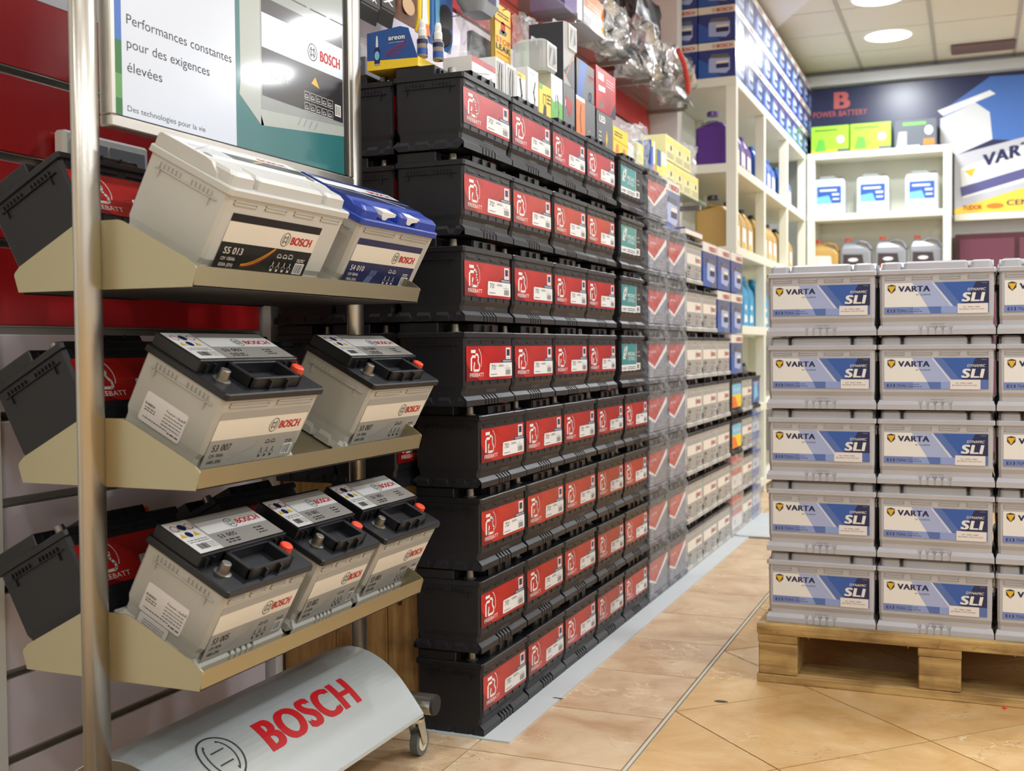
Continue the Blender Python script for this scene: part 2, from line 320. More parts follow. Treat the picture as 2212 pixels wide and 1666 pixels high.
# ================================================================ batteries
def battery(name, L, hl, case, lid, style='dual', W=.175, redcap=True, slots='dark', capm=None, base_y=None):
    """origin at base centre; printed face +X; length along Y; hl = underside of lid"""
    root = bpy.data.objects.new(name, None); COL.objects.link(root); root.empty_display_size = .05
    hx, hy = W/2, L/2; b = MB()
    b.loft([rr(hx-.012, hy-.004, .004, z=0), rr(hx-.011, hy-.003, .004, z=.003), rr(hx-.010, hy-.006, .006, z=.014), rr(hx-.010, hy-.006, .006, z=.034),
            rr(hx-.005, hy-.005, .006, z=.045), rr(hx-.004, hy-.004, .006, z=hl)], case)
    # hold-down ledges on the long sides, cut into long and short teeth
    segs = [(-.5, -.14)]+[(-.12+i*.062, -.12+i*.062+.045) for i in range(4)]+[(.135, .5)]
    for sg in (1, -1):
        for a, e in segs:
            y0, y1 = max(a*L, -hy), min(e*L, hy); t = .004
            q = lambda x: sg*x
            vs = [(q(hx-.012), y0, 0), (q(hx), y0, 0), (q(hx), y0, .013), (q(hx-.012), y0+t, .024), (q(hx-.012), y1, 0), (q(hx), y1, 0), (q(hx), y1, .013), (q(hx-.012), y1-t, .024)]
            b.add(vs, [(0, 1, 2, 3), (7, 6, 5, 4), (0, 4, 5, 1), (1, 5, 6, 2), (2, 6, 7, 3), (3, 7, 4, 0)], case)
        b.box(*sorted((sg*(hx-.012), sg*(hx-.002))), -hy, hy, 0, .012, case)
        for x0, x1 in ((-.48, -.26), (-.22, .02), (.06, .28), (.33, .48)):
            x0 *= W; x1 *= W; ya, yb = sg*(hy-.007), sg*(hy-.001); t = .006
            vs = [(x0, ya, 0), (x1, ya, 0), (x1-t, ya, .022), (x0+t, ya, .022), (x0, yb, 0), (x1, yb, 0), (x1-t, yb, .013), (x0+t, yb, .013)]
            b.add(vs, [(0, 1, 2, 3), (7, 6, 5, 4), (0, 4, 5, 1), (1, 5, 6, 2), (2, 6, 7, 3), (3, 7, 4, 0)], case)
        # comb rib below the lid on each end
        yy = sorted((sg*(hy-.005), sg*(hy-.0005)))
        b.box(-.36*W, .38*W, *yy, hl-.017, hl-.0155, case)
        for xa in (-.3, .3): b.box(xa*W-.0008, xa*W+.0008, *yy, hl-.030, hl-.0155, case)
        for k in range(6):
            for x0 in (-.32, .06): b.box((x0+k*.048)*W, (x0+k*.048)*W+.0013, *yy, hl-.0155, hl-.007, case)
    xf = hx-.004
    for k in range(4 if slots != 'two' else 2):
        sl = L*.17; yc = (-.35+k*.235)*L
        if slots == 'two': sl = L*.38; yc = (-.23+k*.46)*L
        if slots == 'dark':
            b.box(xf-.001, xf+.0004, yc-sl/2, yc+sl/2, hl-.0115, hl-.0055, blk); b.box(xf, xf+.0018, yc-sl/2+.004, yc+sl/2-.006, hl-.013, hl-.0105, case)
        else:
            b.box(xf-.001, xf+.0018, yc-sl/2, yc+sl/2, hl-.013, hl-.0115, case); b.box(xf-.001, xf+.0018, yc-sl/2, yc+sl/2, hl-.0075, hl-.006, case)
            b.box(xf-.001, xf+.0018, yc-sl/2, yc-sl/2+.0015, hl-.013, hl-.006, case); b.box(xf-.001, xf+.0018, yc+sl/2-.0015, yc+sl/2, hl-.013, hl-.006, case)
    if slots == 'dark':
        for k in range(1, 6): b.box(xf-.001, xf+.0005, -hy+k*L/6-.0005, -hy+k*L/6+.0005, .0462, .055, case)
    b.build('case', root)
    # lid
    l = MB(); zt = hl+.0125; top = hl+.0345
    l.loft([rr(hx-.002, hy-.002, .004, z=hl), rr(hx, hy, .004, z=hl+.001), rr(hx, hy, .005, z=zt-.002), rr(hx-.002, hy-.002, .004, z=zt)], lid)
    if style == 'dual':
        xs = -.07*W+.028
        l.box(-hx+.006, xs, -hy+.005, hy-.005, zt-.001, top, lid, .0018)
        for yy in (-.42, -.35, .35, .42): l.box(xs, xs+.005, yy*L-.002, yy*L+.002, zt, top-.006, lid)
        l.build('lid', root)
        h = MB(); y0, y1, x0, x1 = -.24*L, .26*L, xs-.001, hx-.014; t = .006
        h.box(x0, x1, y0, y0+t*1.6, zt, top-.003, lid, .001); h.box(x0, x1, y1-t*1.6, y1, zt, top-.003, lid, .001)
        h.box(x1-t, x1, y0, y1, zt, top-.003, lid, .001); h.box(x0, x0+t, y0, y1, zt, top-.003, lid, .001)
        for k in range(1, 3): h.box(x1, x1+.006, y0+k*(y1-y0)/3-.002, y0+k*(y1-y0)/3+.002, zt, top-.006, lid)
        h.build('handle_recess', root)
        for i, sg in enumerate((-1, 1)):
            t_ = MB(); yc = sg*(hy-.038); xc = xs+.026
            if sg > 0 and redcap:
                t_.lathe([(.011, 0), (.0115, .001), (.0115, .019), (.009, .021)], red_cap, 14, xc, yc)
                o = t_.build('terminal_cap', root, (0, 0, zt), smooth=False); o['label'] = 'round red terminal cap'
            else:
                t_.lathe([(.015, -.001), (.015, .0015), (.0098, .002), (.0085, .018), (.0075, .019)], lead, 16, xc, yc); t_.build('terminal', root, (0, 0, zt))
        l_top = top
    elif style == 'flat':
        pr = [(-hx+.006, zt-.001), (-hx+.006, top-.004), (-hx+.010, top), (.018, top), (.030, top-.002), (.046, zt+.008), (.050, zt-.001)]
        l.prism(pr, 'y', -hy+.005, hy-.005, lid)
        for a, e in ((-.47, -.30), (-.28, .27), (.29, .47)):
            l.loft([rr(.030, (e-a)*L/2, .008, .046, (a+e)/2*L, zt-.001, 2), rr(.029, (e-a)*L/2-.001, .008, .045, (a+e)/2*L, top-.006, 2), rr(.024, (e-a)*L/2-.006, .008, .042, (a+e)/2*L, top-.001, 2)], lid)
        l.build('lid', root)
        for sg in (-1, 1):
            t_ = MB(); t_.lathe([(.012, -.004), (.009, -.003), (.008, .001)], lead, 14, 0, sg*(hy-.03)); t_.build('terminal', root, (0, 0, top))
    elif style == 'blue':
        pr = [(-hx+.004, zt-.001), (-hx+.006, top-.004), (-hx+.012, top), (.030, top), (.046, top-.004), (.058, top-.010), (.060, zt-.001)]
        l.prism(pr, 'y', -hy+.004, hy-.004, lid)
        for a, e in ((-.485, -.31), (-.03, .07), (.2, .485)):
            l.loft([rr(.020, (e-a)*L/2, .006, .062, (a+e)/2*L, zt-.001, 2), rr(.019, (e-a)*L/2-.001, .006, .061, (a+e)/2*L, top-.008, 2), rr(.014, (e-a)*L/2-.005, .006, .056, (a+e)/2*L, top-.002, 2)], lid)
        l.build('lid', root)
        for yc in (-.19, .13):
            c = MB(); c.prism([(yc*L-.022, top-.004), (yc*L+.03, top-.004), (yc*L+.03, top-.010), (yc*L+.004, top-.014), (yc*L-.002, zt+.002), (yc*L-.014, zt+.002), (yc*L-.022, top-.012)], 'x', .052, .078, wht)
            o = c.build('handle_clip', root); o['label'] = 'white plastic handle clip'
    root['zt'] = zt; root['top'] = top
    return root
def fb_logo(d, u, v, s, m, L=3):
    k = lambda *p: [(u+a*s*1.3, v+b*s) for a, b in p]
    d.poly(m, k((.04, .86), (.04, 1.0), (.42, 1.0), (.42, .86)), L)
    d.poly(m, k((.1, .70), (.0, .62), (.0, 0.06), (.11, 0.06), (.11, .6), (.16, .64), (.42, .64), (.42, .76), (.12, .76)), L)
    d.stroke(m, k((.44, .80), (.58, .78), (.66, .66), (.62, .52), (.66, .42), (.74, .3), (.74, .14), (.66, .07), (.28, .07), (.27, .2), (.33, .42)), .105*s, L)
    d.ring(m, u+.40*s, v+.52*s, .80*s, .045*s, L, -26, 52, 10, ry=.66*s)
def fb_battery():
    root = battery('black_car_battery', .2785, .153, black_case, black_lid, 'dual', slots='dark')
    L = .2785; lw, lh = .264, .078
    d = D(faceX(.0875-.004, -lw/2, .056))
    d.rect(redl, 0, 0, lw, lh)
    for a in ((.40, .42, .55, .50), (.55, .50, .70, .66), (.62, .40, .80, .55), (.55, .50, .66, .30), (.30, .9, .45, .7), (.8, .55, .84, .8)):
        d.stroke(redd, [(a[0]*lw, a[1]*lh), (a[2]*lw, a[3]*lh)], .0008, 1)
    d.poly(redd, [(0, 0), (.28*lw, 0), (.12*lw, .2*lh), (0, .55*lh)], 1)
    fb_logo(d, .085*lw, .25*lh, .050, wht)
    d.text(wht, 'FREEBATT', .07*lw, .11*lh, .0092, .29*lw, .012, 0)
    d.poly(wht, [(.48*lw, .12*lh), (.49*lw, .08*lh), (lw, .08*lh), (lw, .49*lh), (.50*lw, .49*lh), (.49*lw, .46*lh)], 2)
    d.poly(navy, [(.74*lw, .49*lh), (lw, .49*lh), (lw, .60*lh), (.78*lw, .60*lh)], 2)
    d.text(wht, 'PREMIUM', .79*lw, .51*lh, .0052, .19*lw, .01)
    d.rect(wht, .86*lw, .60*lh, .965*lw, .95*lh, 2); d.rect(navy, .878*lw, .70*lh, .947*lw, .90*lh, 3); d.rect(greyp, .89*lw, .635*lh, .935*lw, .66*lh, 3)
    d.text(txt, '70', .525*lw, .29*lh, .0125, .085*lw, .006); d.text(txt, 'Ah', .615*lw, .38*lh, .0045); d.text(txt, '12V', .615*lw, .30*lh, .003)
    d.text(txt, '640A', .69*lw, .37*lh, .0062, .11*lw, .008); d.text(txt, 'EN', .81*lw, .37*lh, .003); d.text(txt, '13', .885*lw, .36*lh, .0045)
    d.lines(txt, .51*lw, .14*lh, .66*lw, 1, .003, .0018); d.lines(greyd, .84*lw, .31*lh, .97*lw, 1, .003, .0014, seed=3); d.bars(greyd, .85*lw, .12*lh, .97*lw, .28*lh, 10)
    d.lines(greyd, .42*lw, -.30*lh, .62*lw, 2, .004, .0012, seed=5)
    d.build('label_sticker', root); return root
def midac_battery():
    root = battery('black_car_battery', .270, .153, black_case, black_lid, 'dual')
    d = D(faceX(.0835, -.125, .052)); w_, h = .215, .088
    d.rect(tealp, 0, .22*h, .78*w_, h); d.rect(wht, 0, 0, .78*w_, .22*h); d.rect(wht, .78*w_, 0, .795*w_, h, 1); d.rect(wht, .80*w_, .02*h, w_, .27*h, 1)
    d.bars(txt, .83*w_, .06*h, .95*w_, .22*h, 6)
    for k in range(3): d.stroke(wht, [(.08*w_+k*.05*w_, .45*h), (.16*w_+k*.06*w_, .88*h)], .0075, 3)
    d.stroke(wht, [(.16*w_, .86*h), (.20*w_, .5*h)], .006, 3)
    d.text(wht, 'MIDAC', .32*w_, .55*h, .013, .40*w_, .015); d.text(wht, 'BATTERIES', .34*w_, .38*h, .0065, .36*w_, .005); d.stroke(wht, [(.34*w_, .49*h), (.66*w_, .49*h)], .0015)
    d.text(txt, 'CLASSIC', .03*w_, .06*h, .008, .24*w_, .01); d.lines(txt, .32*w_, .12*h, .74*w_, 2, .006, .003)
    d.text(wht, 'D-6T', .86*w_, .65*h, .006, .11*w_); d.text(wht, '140AH', .86*w_, .50*h, .006, .12*w_)
    d.build('label_sticker', root); return root
def bosch_panel(d, w_, h, dark, model, l2, l3, stripe, textm, icons=True, lw=.70, swoosh=None):
    d.rect(stripe, 0, .86*h, w_, h); d.rect(cream, 0, .50*h, w_, .86*h, 0); d.rect(dark, 0, 0, w_, .50*h)
    armature(d, greyd, .635*w_, .68*h, .125*h); d.text(boschred, 'BOSCH', .705*w_, .605*h, .15*h, .235*w_, .035)
    d.text(textm, model, .05*w_, .30*h, .125*h, .19*w_, .018); d.text(textm, l2, .05*w_, .185*h, .065*h, .14*w_, .01); d.text(textm, l3, .05*w_, .075*h, .065*h, .14*w_, .01)
    if icons:
        s = .085*h
        for i in range(3 if model.startswith('S5') else 2): carpict(d, textm, (.62+i*.065)*w_, .34*h, .045*w_, van=(i == 2))
        for i in range(4 if model.startswith('S5') else 3):
            x = (.585+i*.065)*w_
            d.ring(textm, x+.02*w_, .13*h, .05*h, .009*h, 4, 0, 180, 6); d.rect(textm, x+.008*w_, .07*h, x+.032*w_, .115*h, 4); d.rect(textm, x+.016*w_, .19*h, x+.024*w_, .25*h, 4)
        d.rect(wht, .855*w_, .06*h, .965*w_, .27*h, 3); d.bars(txt, .865*w_, .08*h, .955*w_, .25*h, 9); d.lines(textm, .86*w_, .33*h, .95*w_, 2, .035*h, .018*h, seed=2)
    if swoosh:
        for j, m in enumerate(swoosh):
            p = [((.27+.30*t)*w_, (.10+.02*j+.36*t**(2.2-.3*j))*h) for t in [i/9 for i in range(10)]]
            d.stroke(m, p, .014*h*(3-j), 2+j)
def white_battery():
    root = battery('pale_car_battery', .353, .153, white_case, white_case, 'flat', slots='frame')
    d = D(faceX(.0835, -.145, .030)); bosch_panel(d, .258, .097, blk, 'S5 013', '12V 100Ah', '830A (EN)', blk, cream, swoosh=(brownp, orng, gold)); d.build('label_sticker', root)
    t = D(faceZ(root['top'], -.165, .018)); t.rect(wht, 0, .004, .33, .085); t.rect(blk, .10, .03, .33, .06, 1)
    for a, c in (((.0, .03), (.10, .085)), ((.10, .06), (.33, .03))): t.stroke(greyp, [a, c], .002, 2)
    t.text(boschred, 'BOSCH', .22, .066, .012, .08, .03, L=3); t.stroke(gold, [(.16, .035), (.21, .055)], .004, 3); t.lines(greyd, .01, .06, .09, 5, .008, .002); t.build('top_label', root)
    return root
def blue_battery():
    root = battery('blue_lidded_car_battery', .315, .148, grey_case, blue_lid, 'blue', slots='two')
    d = D(faceX(.0835, -.135, .028)); bosch_panel(d, .262, .094, navy, 'S4 010', '12V 80Ah', '740A (EN)', navy, cream)
    for k in range(5): d.stroke(blu2, [((.34+k*.018)*.262, .02), ((.31+k*.018)*.262, .006)], .0018, 3); d.stroke(blu2, [((.35+k*.02)*.262, .022), ((.36+k*.02)*.262, .032)], .0015, 3)
    d.build('label_sticker', root)
    t = D(faceZ(root['top'], -.15, .03)); t.rect(navy, .0, .004, .30, .10); t.rect(wht, .0, .055, .30, .085, 1); t.stroke(wht, [(.0, .10), (.24, .004)], .004, 2); t.stroke(wht, [(.0, .045), (.3, .03)], .002, 2)
    t.text(boschred, 'BOSCH', .19, .062, .014, .09, .03); t.build('top_label', root); return root
def s3_battery(L, model, l2, l3, hl=.142, sticker=0, slots='frame', redcap=True):
    def mk():
        root = battery('grey_car_battery', L, hl, grey_case, black_lid, 'dual', slots=slots, redcap=redcap)
        w_ = L*.90; d = D(faceX(.0835, -L/2+.012, .020)); bosch_panel(d, w_, hl-.042, greyp, model, l2, l3, greyp, txt)
        h = hl-.042; d.stroke(greyd, [(.26*w_, .1*h), (.5*w_, .3*h), (.52*w_, .45*h)], .0004, 2); d.build('label_sticker', root)
        zt = root['top']; x0 = -.0875+.010+.092; t = D(faceZ(zt, -L/2+.008, x0-.004)); W2 = L-.016; H2 = .086
        t.rect(greyp, 0, 0, W2, H2); t.rect(wht, 0, 0, .26*W2, H2, 1); t.rect(wht, .28*W2, .45*H2, W2, .82*H2, 1)
        armature(t, greyd, .62*W2, .63*H2, .012); t.text(boschred, 'BOSCH', .69*W2, .555*H2, .013, .27*W2, .03)
        t.text(txt, model, .34*W2, .26*H2, .010, .2*W2, .01); t.lines(txt, .36*W2, .15*H2, .52*W2, 2, .006, .003)
        for i in range(3): t.disc(navy if i == 1 else wht, (.06+i*.075)*W2, .80*H2, .0075, L=2); t.ring(boschred if i != 1 else navy, (.06+i*.075)*W2, .80*H2, .0075, .0016, 3)
        for i in (0, 2): x = (.05+i*.07)*W2; t.poly(gold, [(x-.008, .50*H2), (x+.008, .50*H2), (x, .64*H2)], 2)
        t.disc(navy, .12*W2, .57*H2, .0075, L=2); t.bars(txt, .06*W2, .10*H2, .17*W2, .26*H2, 10); t.lines(greyd, .03*W2, .38*H2, .24*W2, 2, .005, .0018); t.lines(greyd, .18*W2, .24*H2, .25*W2, 4, .004, .0012)
        t.lines(txt, .76*W2, .30*H2, .86*W2, 3, .007, .003, seed=8)
        t.build('top_label', root)
        if sticker:
            e = D(faceNY(-L/2+.0045, -.052, .038), .0002); e.poly(paper, rr2(0, 0, .088, .050, .004))
            e.text(txt, '\uFE94\uFEA4\uFEF4\uFEA4\uFEBB \uFED2\uFEF3\uFEAE\uFECC\uFE98\uFEDF\uFE8D', .086, .036, .0045, .040, .004, al='r')
            e.text(txt, 'BOSCH', .010, .029, .0036, .014, .02); armature(e, txt, .006, .0308, .0024)
            e.lines(greyd, .045, .030, .084, 4, .0055, .0013, seed=4); e.lines(txt, .006, .024, .028, 2, .004, .0014); e.lines(greyd, .008, .008, .06, 1, .003, .0014); e.lines(txt, .062, .006, .084, 1, .003, .0018)
            e.build('side_sticker', root)
        if sticker == 2:
            e = D(faceNY(-L/2+.0045, -.046, .003), .0002); e.poly(paper, rr2(0, 0, .062, .034, .003)); e.bars(navy, .006, .004, .05, .013, 14); e.lines(greyd, .01, .026, .055, 3, .004, .001); e.build('barcode_sticker', root)
        return root
    return mk
def rr2(u0, v0, u1, v1, r): return [(p[0], p[1]) for p in rr((u1-u0)/2, (v1-v0)/2, r, (u0+u1)/2, (v0+v1)/2, 0, 2)]
def varta_battery(var=0):
    def mk():
        root = battery('silver_car_battery', .278, .153, silver_case, silver_case, 'flat', slots='frame')
        w_, h = .246, .078; d = D(faceX(.0835, -.123, .0535)); k = lambda *p: [(a*w_, c*h) for a, c in p]
        d.rect(blu4, 0, 0, w_, h); d.poly(wht, k((0, .22), (.42, .22), (.27, 1), (0, 1)), 1)
        d.poly(blu3, k((.48, 1), (1, 1), (1, .22), (.67, .22)), 1); d.poly(bluep, k((.56, 1), (1, 1), (1, .30), (.735, .30)), 2); d.poly(navy, k((.88, 1), (1, 1), (1, .30), (.745, .30), (.82, .62)), 3)
        d.poly(P('print_beam', 204, 212, 236, .3), k((.455, 1), (.475, 1), (.665, .22), (.64, .22)), 3); d.rect(blu3, 0, 0, .70*w_, .22*h, 1); d.poly(P('print_strip_blue', 116, 136, 196, .3), k((0, 0), (.28, 0), (.28, .22), (0, .22)), 2); d.poly(blu2, k((.282, 0), (.45, 0), (.42, .22), (.282, .22)), 2); d.rect(blu2, .55*w_, 0, .70*w_, .22*h, 2)
        d.rect(blu3, .70*w_, 0, w_, .22*h, 1)
        d.poly(txt, k((.03, .92), (.07, .96), (.11, .92), (.108, .77), (.07, .66), (.032, .77)), 2); d.poly(gold, k((.032, .90), (.108, .90), (.07, .68)), 3)
        d.text(navy, 'VARTA', .14*w_, .72*h, .0145, .30*w_, .035, L=3); d.text(txt, 'BY CLARIOS', .31*w_, .59*h, .0035, .14*w_, .005)
        d.text(navy, 'E13', .03*w_, .05*h, .0082, .075*w_, .03); d.text(navy, '70Ah', .12*w_, .05*h, .0082, .10*w_, 0); d.text(navy, '12V 640A', .235*w_, .12*h, .0032, .11*w_); d.lines(navy, .235*w_, .06*h, .37*w_, 1, .003, .0016)
        d.text(wht, 'DYNAMIC', .80*w_, .71*h, .0068, .165*w_, .01, .2, 5); d.text(wht, 'SLI', .75*w_, .37*h, .0225, .19*w_, .04, .2, 5); d.lines(blu2, .93*w_, .94*h, .985*w_, 1, .002, .001, L=5)
        x = (.705, .69, .64)[var]*w_; d.rect(paper, x, -.01*h, x+.285*w_, .30*h, 6); d.text(txt, '12V  70AH  640A', x+.05*w_, .17*h, .0032, .16*w_, L=8); d.text(txt, 'EN 50342-1:W4-C2-V2-E1', x+.02*w_, .10*h, .003, .23*w_, L=8)
        d.text(greyd, 'MADE IN SPAIN', .45*w_, -.36*h, .0026, .13*w_); d.lines(greyd, .45*w_, -.44*h, .61*w_, 1, .003, .0014); d.build('label_sticker', root); return root
    return mk
def crumple(hx, hy, hz, amp, seed, mat=None, cuts=5):
    bm = bmesh.new(); bmesh.ops.create_cube(bm, size=2); bmesh.ops.subdivide_edges(bm, edges=bm.edges[:], cuts=cuts, use_grid_fill=True)
    rnd = random.Random(seed)
    for v in bm.verts:
        v.co = Vector((v.co.x*hx, v.co.y*hy, v.co.z*hz))+Vector((rnd.uniform(-1, 1), rnd.uniform(-1, 1), rnd.uniform(-1, 1)))*amp
    me = bpy.data.meshes.new('film'); bm.to_mesh(me); bm.free(); me.materials.append(mat); return me
def wrapped_battery():
    root = battery('wrapped_car_battery', .262, .150, P('slate_case', 92, 94, 102), black_lid, 'dual', redcap=False, slots='two')
    d = D(faceX(.0835, -.125, .022)); w_, h = .248, .115; k = lambda *p: [(a*w_, c*h) for a, c in p]
    d.rect(P('print_slate', 120, 124, 140), 0, 0, w_, h); d.poly(wht, k((0, .42), (.34, .24), (1, .82), (1, 1), (0, 1)), 1); d.poly(redl, k((0, .50), (.33, .32), (.98, 1), (0, 1)), 2)
    d.text(wht, 'BATTERY', .12*w_, .74*h, .008, .3*w_, .01); d.ring(wht, .15*w_, .16*h, .016, .003, 3); d.text(wht, 'V', .12*w_, .1*h, .012, bold=.01); d.lines(greyp, .4*w_, .2*h, .9*w_, 2, .01, .003); d.build('label_sticker', root)
    o = link('shrink_film', crumple(.0885, .1325, .094, .0042, 3, mat=filmm, cuts=9), root, (0, 0, .0945)); return root
filmm = M('shrink_film', (.9, .93, .97), .07, spec=1, alpha=.17, bump=1, bscale=34, bdist=.02, coat=1, crough=.05)
blufilm = M('blue_tinted_film', (.45, .58, .85), .15, spec=1, alpha=.40, bump=1, bscale=26, bdist=.02, coat=1, crough=.05)
redfilm = M('red_edged_film', (.85, .78, .78), .15, spec=1, alpha=.35, bump=1, bscale=26, bdist=.02, coat=1, crough=.05)
def bluewrap():
    root = battery('wrapped_car_battery', .235, .150, grey_case, blue_lid, 'dual', redcap=False)
    d = D(faceX(.0835, -.1, .03)); d.rect(wht, 0, .04, .2, .09); d.rect(bluep, 0, 0, .2, .04); d.text(navy, 'PLUS', .05, .055, .016, bold=.02); d.build('label_sticker', root)
    link('shrink_film', crumple(.0885, .1195, .094, .0035, 5, mat=blufilm), root, (0, 0, .0945)); return root
def redwrap():
    root = battery('wrapped_car_battery', .262, .150, grey_case, P('coral_lid', 210, 70, 66), 'dual', redcap=False)
    d = D(faceX(.0835, -.12, .03)); d.rect(wht, 0, 0, .24, .09); d.rect(redl, 0, .06, .24, .09, 1); d.text(txt, '12V', .05, .02, .02); d.build('label_sticker', root)
    link('shrink_film', crumple(.0885, .1325, .094, .0035, 6, mat=redfilm), root, (0, 0, .0945)); return root
def orangebat():
    root = battery('black_car_battery', .262, .153, black_case, black_lid, 'dual')
    d = D(faceX(.0835, -.11, .03)); d.rect(skyp, 0, .06, .22, .115); d.rect(yel, 0, .0, .22, .06); d.poly(orng, [(0, 0), (.14, 0), (.08, .05), (0, .055)], 1); d.text(wht, 'POWER', .03, .075, .016, .16, .02); d.build('label_sticker', root); return root
def darkblue_bat():
    root = battery('black_car_battery', .235, .153, black_case, black_lid, 'dual')
    d = D(faceX(.0835, -.1, .03)); d.rect(bluep, 0, 0, .2, .115); d.poly(skyp, [(.04, .01), (.16, .03), (.12, .1), (.05, .08)], 1); d.text(wht, 'START', .04, .09, .014, .12, .02); d.build('label_sticker', root); return root
# ================================================================ room: floor
fl = MB(); fl.box(-1.75, 3.5, -2.2, 9.3, -.05, -.004, grout); floor = struct(fl.build('floor'))
def tile(pts, m):
    cx = sum(p[0] for p in pts)/len(pts); cy = sum(p[1] for p in pts)/len(pts)
    q = [(cx+(p[0]-cx), cy+(p[1]-cy)) for p in pts]
    t = MB(); t.prism(q, 'z', -.010, 0, m); t.build('tile', floor)
G = .0036
y = 2.26-.3535*12
while y < 9.1:
    for x0, x1 in ((-1.75, -1.388), (-1.388, -1.036), (-1.036, -.684)):
        tile([(x0+G/2, y+G/2), (x1-G/2, y+G/2), (x1-G/2, y+.3535-G/2), (x0+G/2, y+.3535-G/2)], tile_a)
    y += .3535
def clip(poly, f):
    out = []
    for i in range(len(poly)):
        a, c = poly[i], poly[(i+1) % len(poly)]; fa, fc = f(a), f(c)
        if fa >= 0: out.append(a)
        if (fa >= 0) != (fc >= 0): t = fa/(fa-fc); out.append((a[0]+(c[0]-a[0])*t, a[1]+(c[1]-a[1])*t))
    return out
S = .587/2; XB = -.672
for i in range(-22, 24):
    for j in range(-10, 12):
        if (i+j) % 2: continue
        cx, cy = XB+S+j*S, 2.68+i*S; h = S-G*.75
        p = [(cx-h, cy), (cx, cy-h), (cx+h, cy), (cx, cy+h)]
        p = clip(p, lambda q: q[0]-(XB+.001))
        p = clip(p, lambda q: 3.5-q[0]) if p else p
        p = clip(p, lambda q: q[1]+2.2) if p else p
        p = clip(p, lambda q: 9.2-q[1]) if p else p
        if len(p) >= 3: tile(p, tile_b)
bs = MB(); bs.box(-.6815, -.6745, -2.2, 9.1, -.008, .0002, P('white_grout_strip', 196, 190, 174, .6)); bs.build('grout_strip', floor)
# ---- ceiling
cb = MB(); cb.box(-1.75, 3.5, -2.3, 9.3, CZ+.02, CZ+.08, gridm); ceiling = struct(cb.build('ceiling'))
gs = [-.80+.53*k for k in range(-2, 9)]; cy0 = 9.10-.56*21
for a in gs:
    for k in range(21):
        y0 = cy0+k*.56; x0, x1 = max(a, -1.75), min(a+.53, 3.5)
        if x1-x0 < .05: continue
        t = MB(); t.box(x0+.012, x1-.012, y0+.005, y0+.555, CZ+.001, CZ+.02, ceilm); t.build('ceiling_panel', ceiling)
for a in gs: g = MB(); g.box(a-.012, a+.012, -2.3, 9.1, CZ-.004, CZ+.02, gridm); g.build('ceiling_rail', ceiling)
ORD = ['first', 'second', 'third', 'fourth', 'fifth', 'sixth', 'seventh', 'eighth', 'ninth', 'tenth']
seen = {(-.55, 8.15): 'round recessed ceiling lamp, whole disc visible above the far banner', (-.55, 7.25): 'round recessed ceiling lamp cut by the top picture edge'}
for (x, y) in LAMPS:
    t = thing('ceiling_lamp', seen.get((x, y), 'round recessed ceiling lamp outside the view, seen only in reflections'), 'lamp', (x, y, CZ), group=None if (x, y) in seen else 'ceiling lamps beyond the frame')
    a = MB(); a.loft([[(q_*math.cos(t_*math.pi/14), q_*math.sin(t_*math.pi/14), z_) for t_ in range(28)] for q_, z_ in ((.165, 0), (.165, -.006), (.15, -.008), (.15, 0))], wht, cap=False); a.build('rim', t)
    a = MB(); a.lathe([(.150, -.004), (.150, .0)], lampm, 28); a.build('diffuser', t)
sf = MB(); sf.prism([(-1.25, 7.6), (-.46, 6.1), (.5, 4.3), (-1.75, 4.3), (-1.75, 7.6)], 'z', CZ-.05, CZ-.006, paint); struct(sf.build('trim_1'))
v = thing('air_vent', 'brown slotted air vent in the ceiling beside the far wall', 'vent', (.05, 8.72, CZ)); a = MB(); a.box(-.21, .21, -.13, .13, -.012, -.002, P('vent_brown', 112, 92, 92, .6)); a.build('backing', v)
for k in range(5):
    a = MB(); a.box(-.2, .2, -.11+k*.05, -.09+k*.05, -.02, -.01, P('vent_slat', 132, 112, 110, .5)); a.build('slat', v)
# ---- walls
a = MB(); a.box(-1.75, 3.5, 9.1, 9.2, 0, CZ, paint); struct(a.build('wall_back'))
a = MB(); a.box(3.5, 3.6, -2.2, 9.2, 0, CZ, paint); struct(a.build('wall_right'))
a = MB(); a.box(-1.75, 3.5, -2.3, -2.2, 0, CZ, P('warm_bounce_wall', 222, 208, 178, .6)); struct(a.build('wall_front'))  # unseen wall, warm tint added so the tray metal reflects yellow
a = MB(); a.box(-1.85, -1.65, -2.3, 9.2, 0, CZ, paint); wl = struct(a.build('wall_left'))
gz = [.146+.157*k for k in range(19)]; prev = 0
for k, z in enumerate(gz):
    if z > CZ: break
    m = whitepan if z < .94 or z > 1.57 else redpan
    if abs(z-1.559) < .01:
        p = MB(); p.box(-1.65, -1.62, 1.522, 2.33, prev, 1.547, redpan, .001); p.build('panel', wl); prev = 1.5475; continue
    p = MB(); p.box(-1.65, -1.62, 1.522, 2.33, prev, z-.006, m, .0015); p.build('panel', wl)
    p = MB(); p.box(-1.652, -1.640, 1.522, 2.33, z-.006, z+.010, alum); p.box(-1.652, -1.622, 1.522, 2.33, z-.007, z-.004, alum); p.box(-1.652, -1.622, 1.522, 2.33, z+.008, z+.0105, alum); p.build('groove_strip', wl)
    prev = z+.011
p = MB(); p.box(-1.65, -1.62, 1.522, 2.33, prev, CZ, whitepan); p.build('panel', wl)
p = MB(); p.box(-1.65, -1.612, 1.485, 1.519, 0, CZ, paint); struct(p.build('trim_5'))
p = MB(); p.box(-1.65, -1.60, 2.345, 2.375, 0, 2.3, paint); struct(p.build('trim_2'))
prev = 2.03
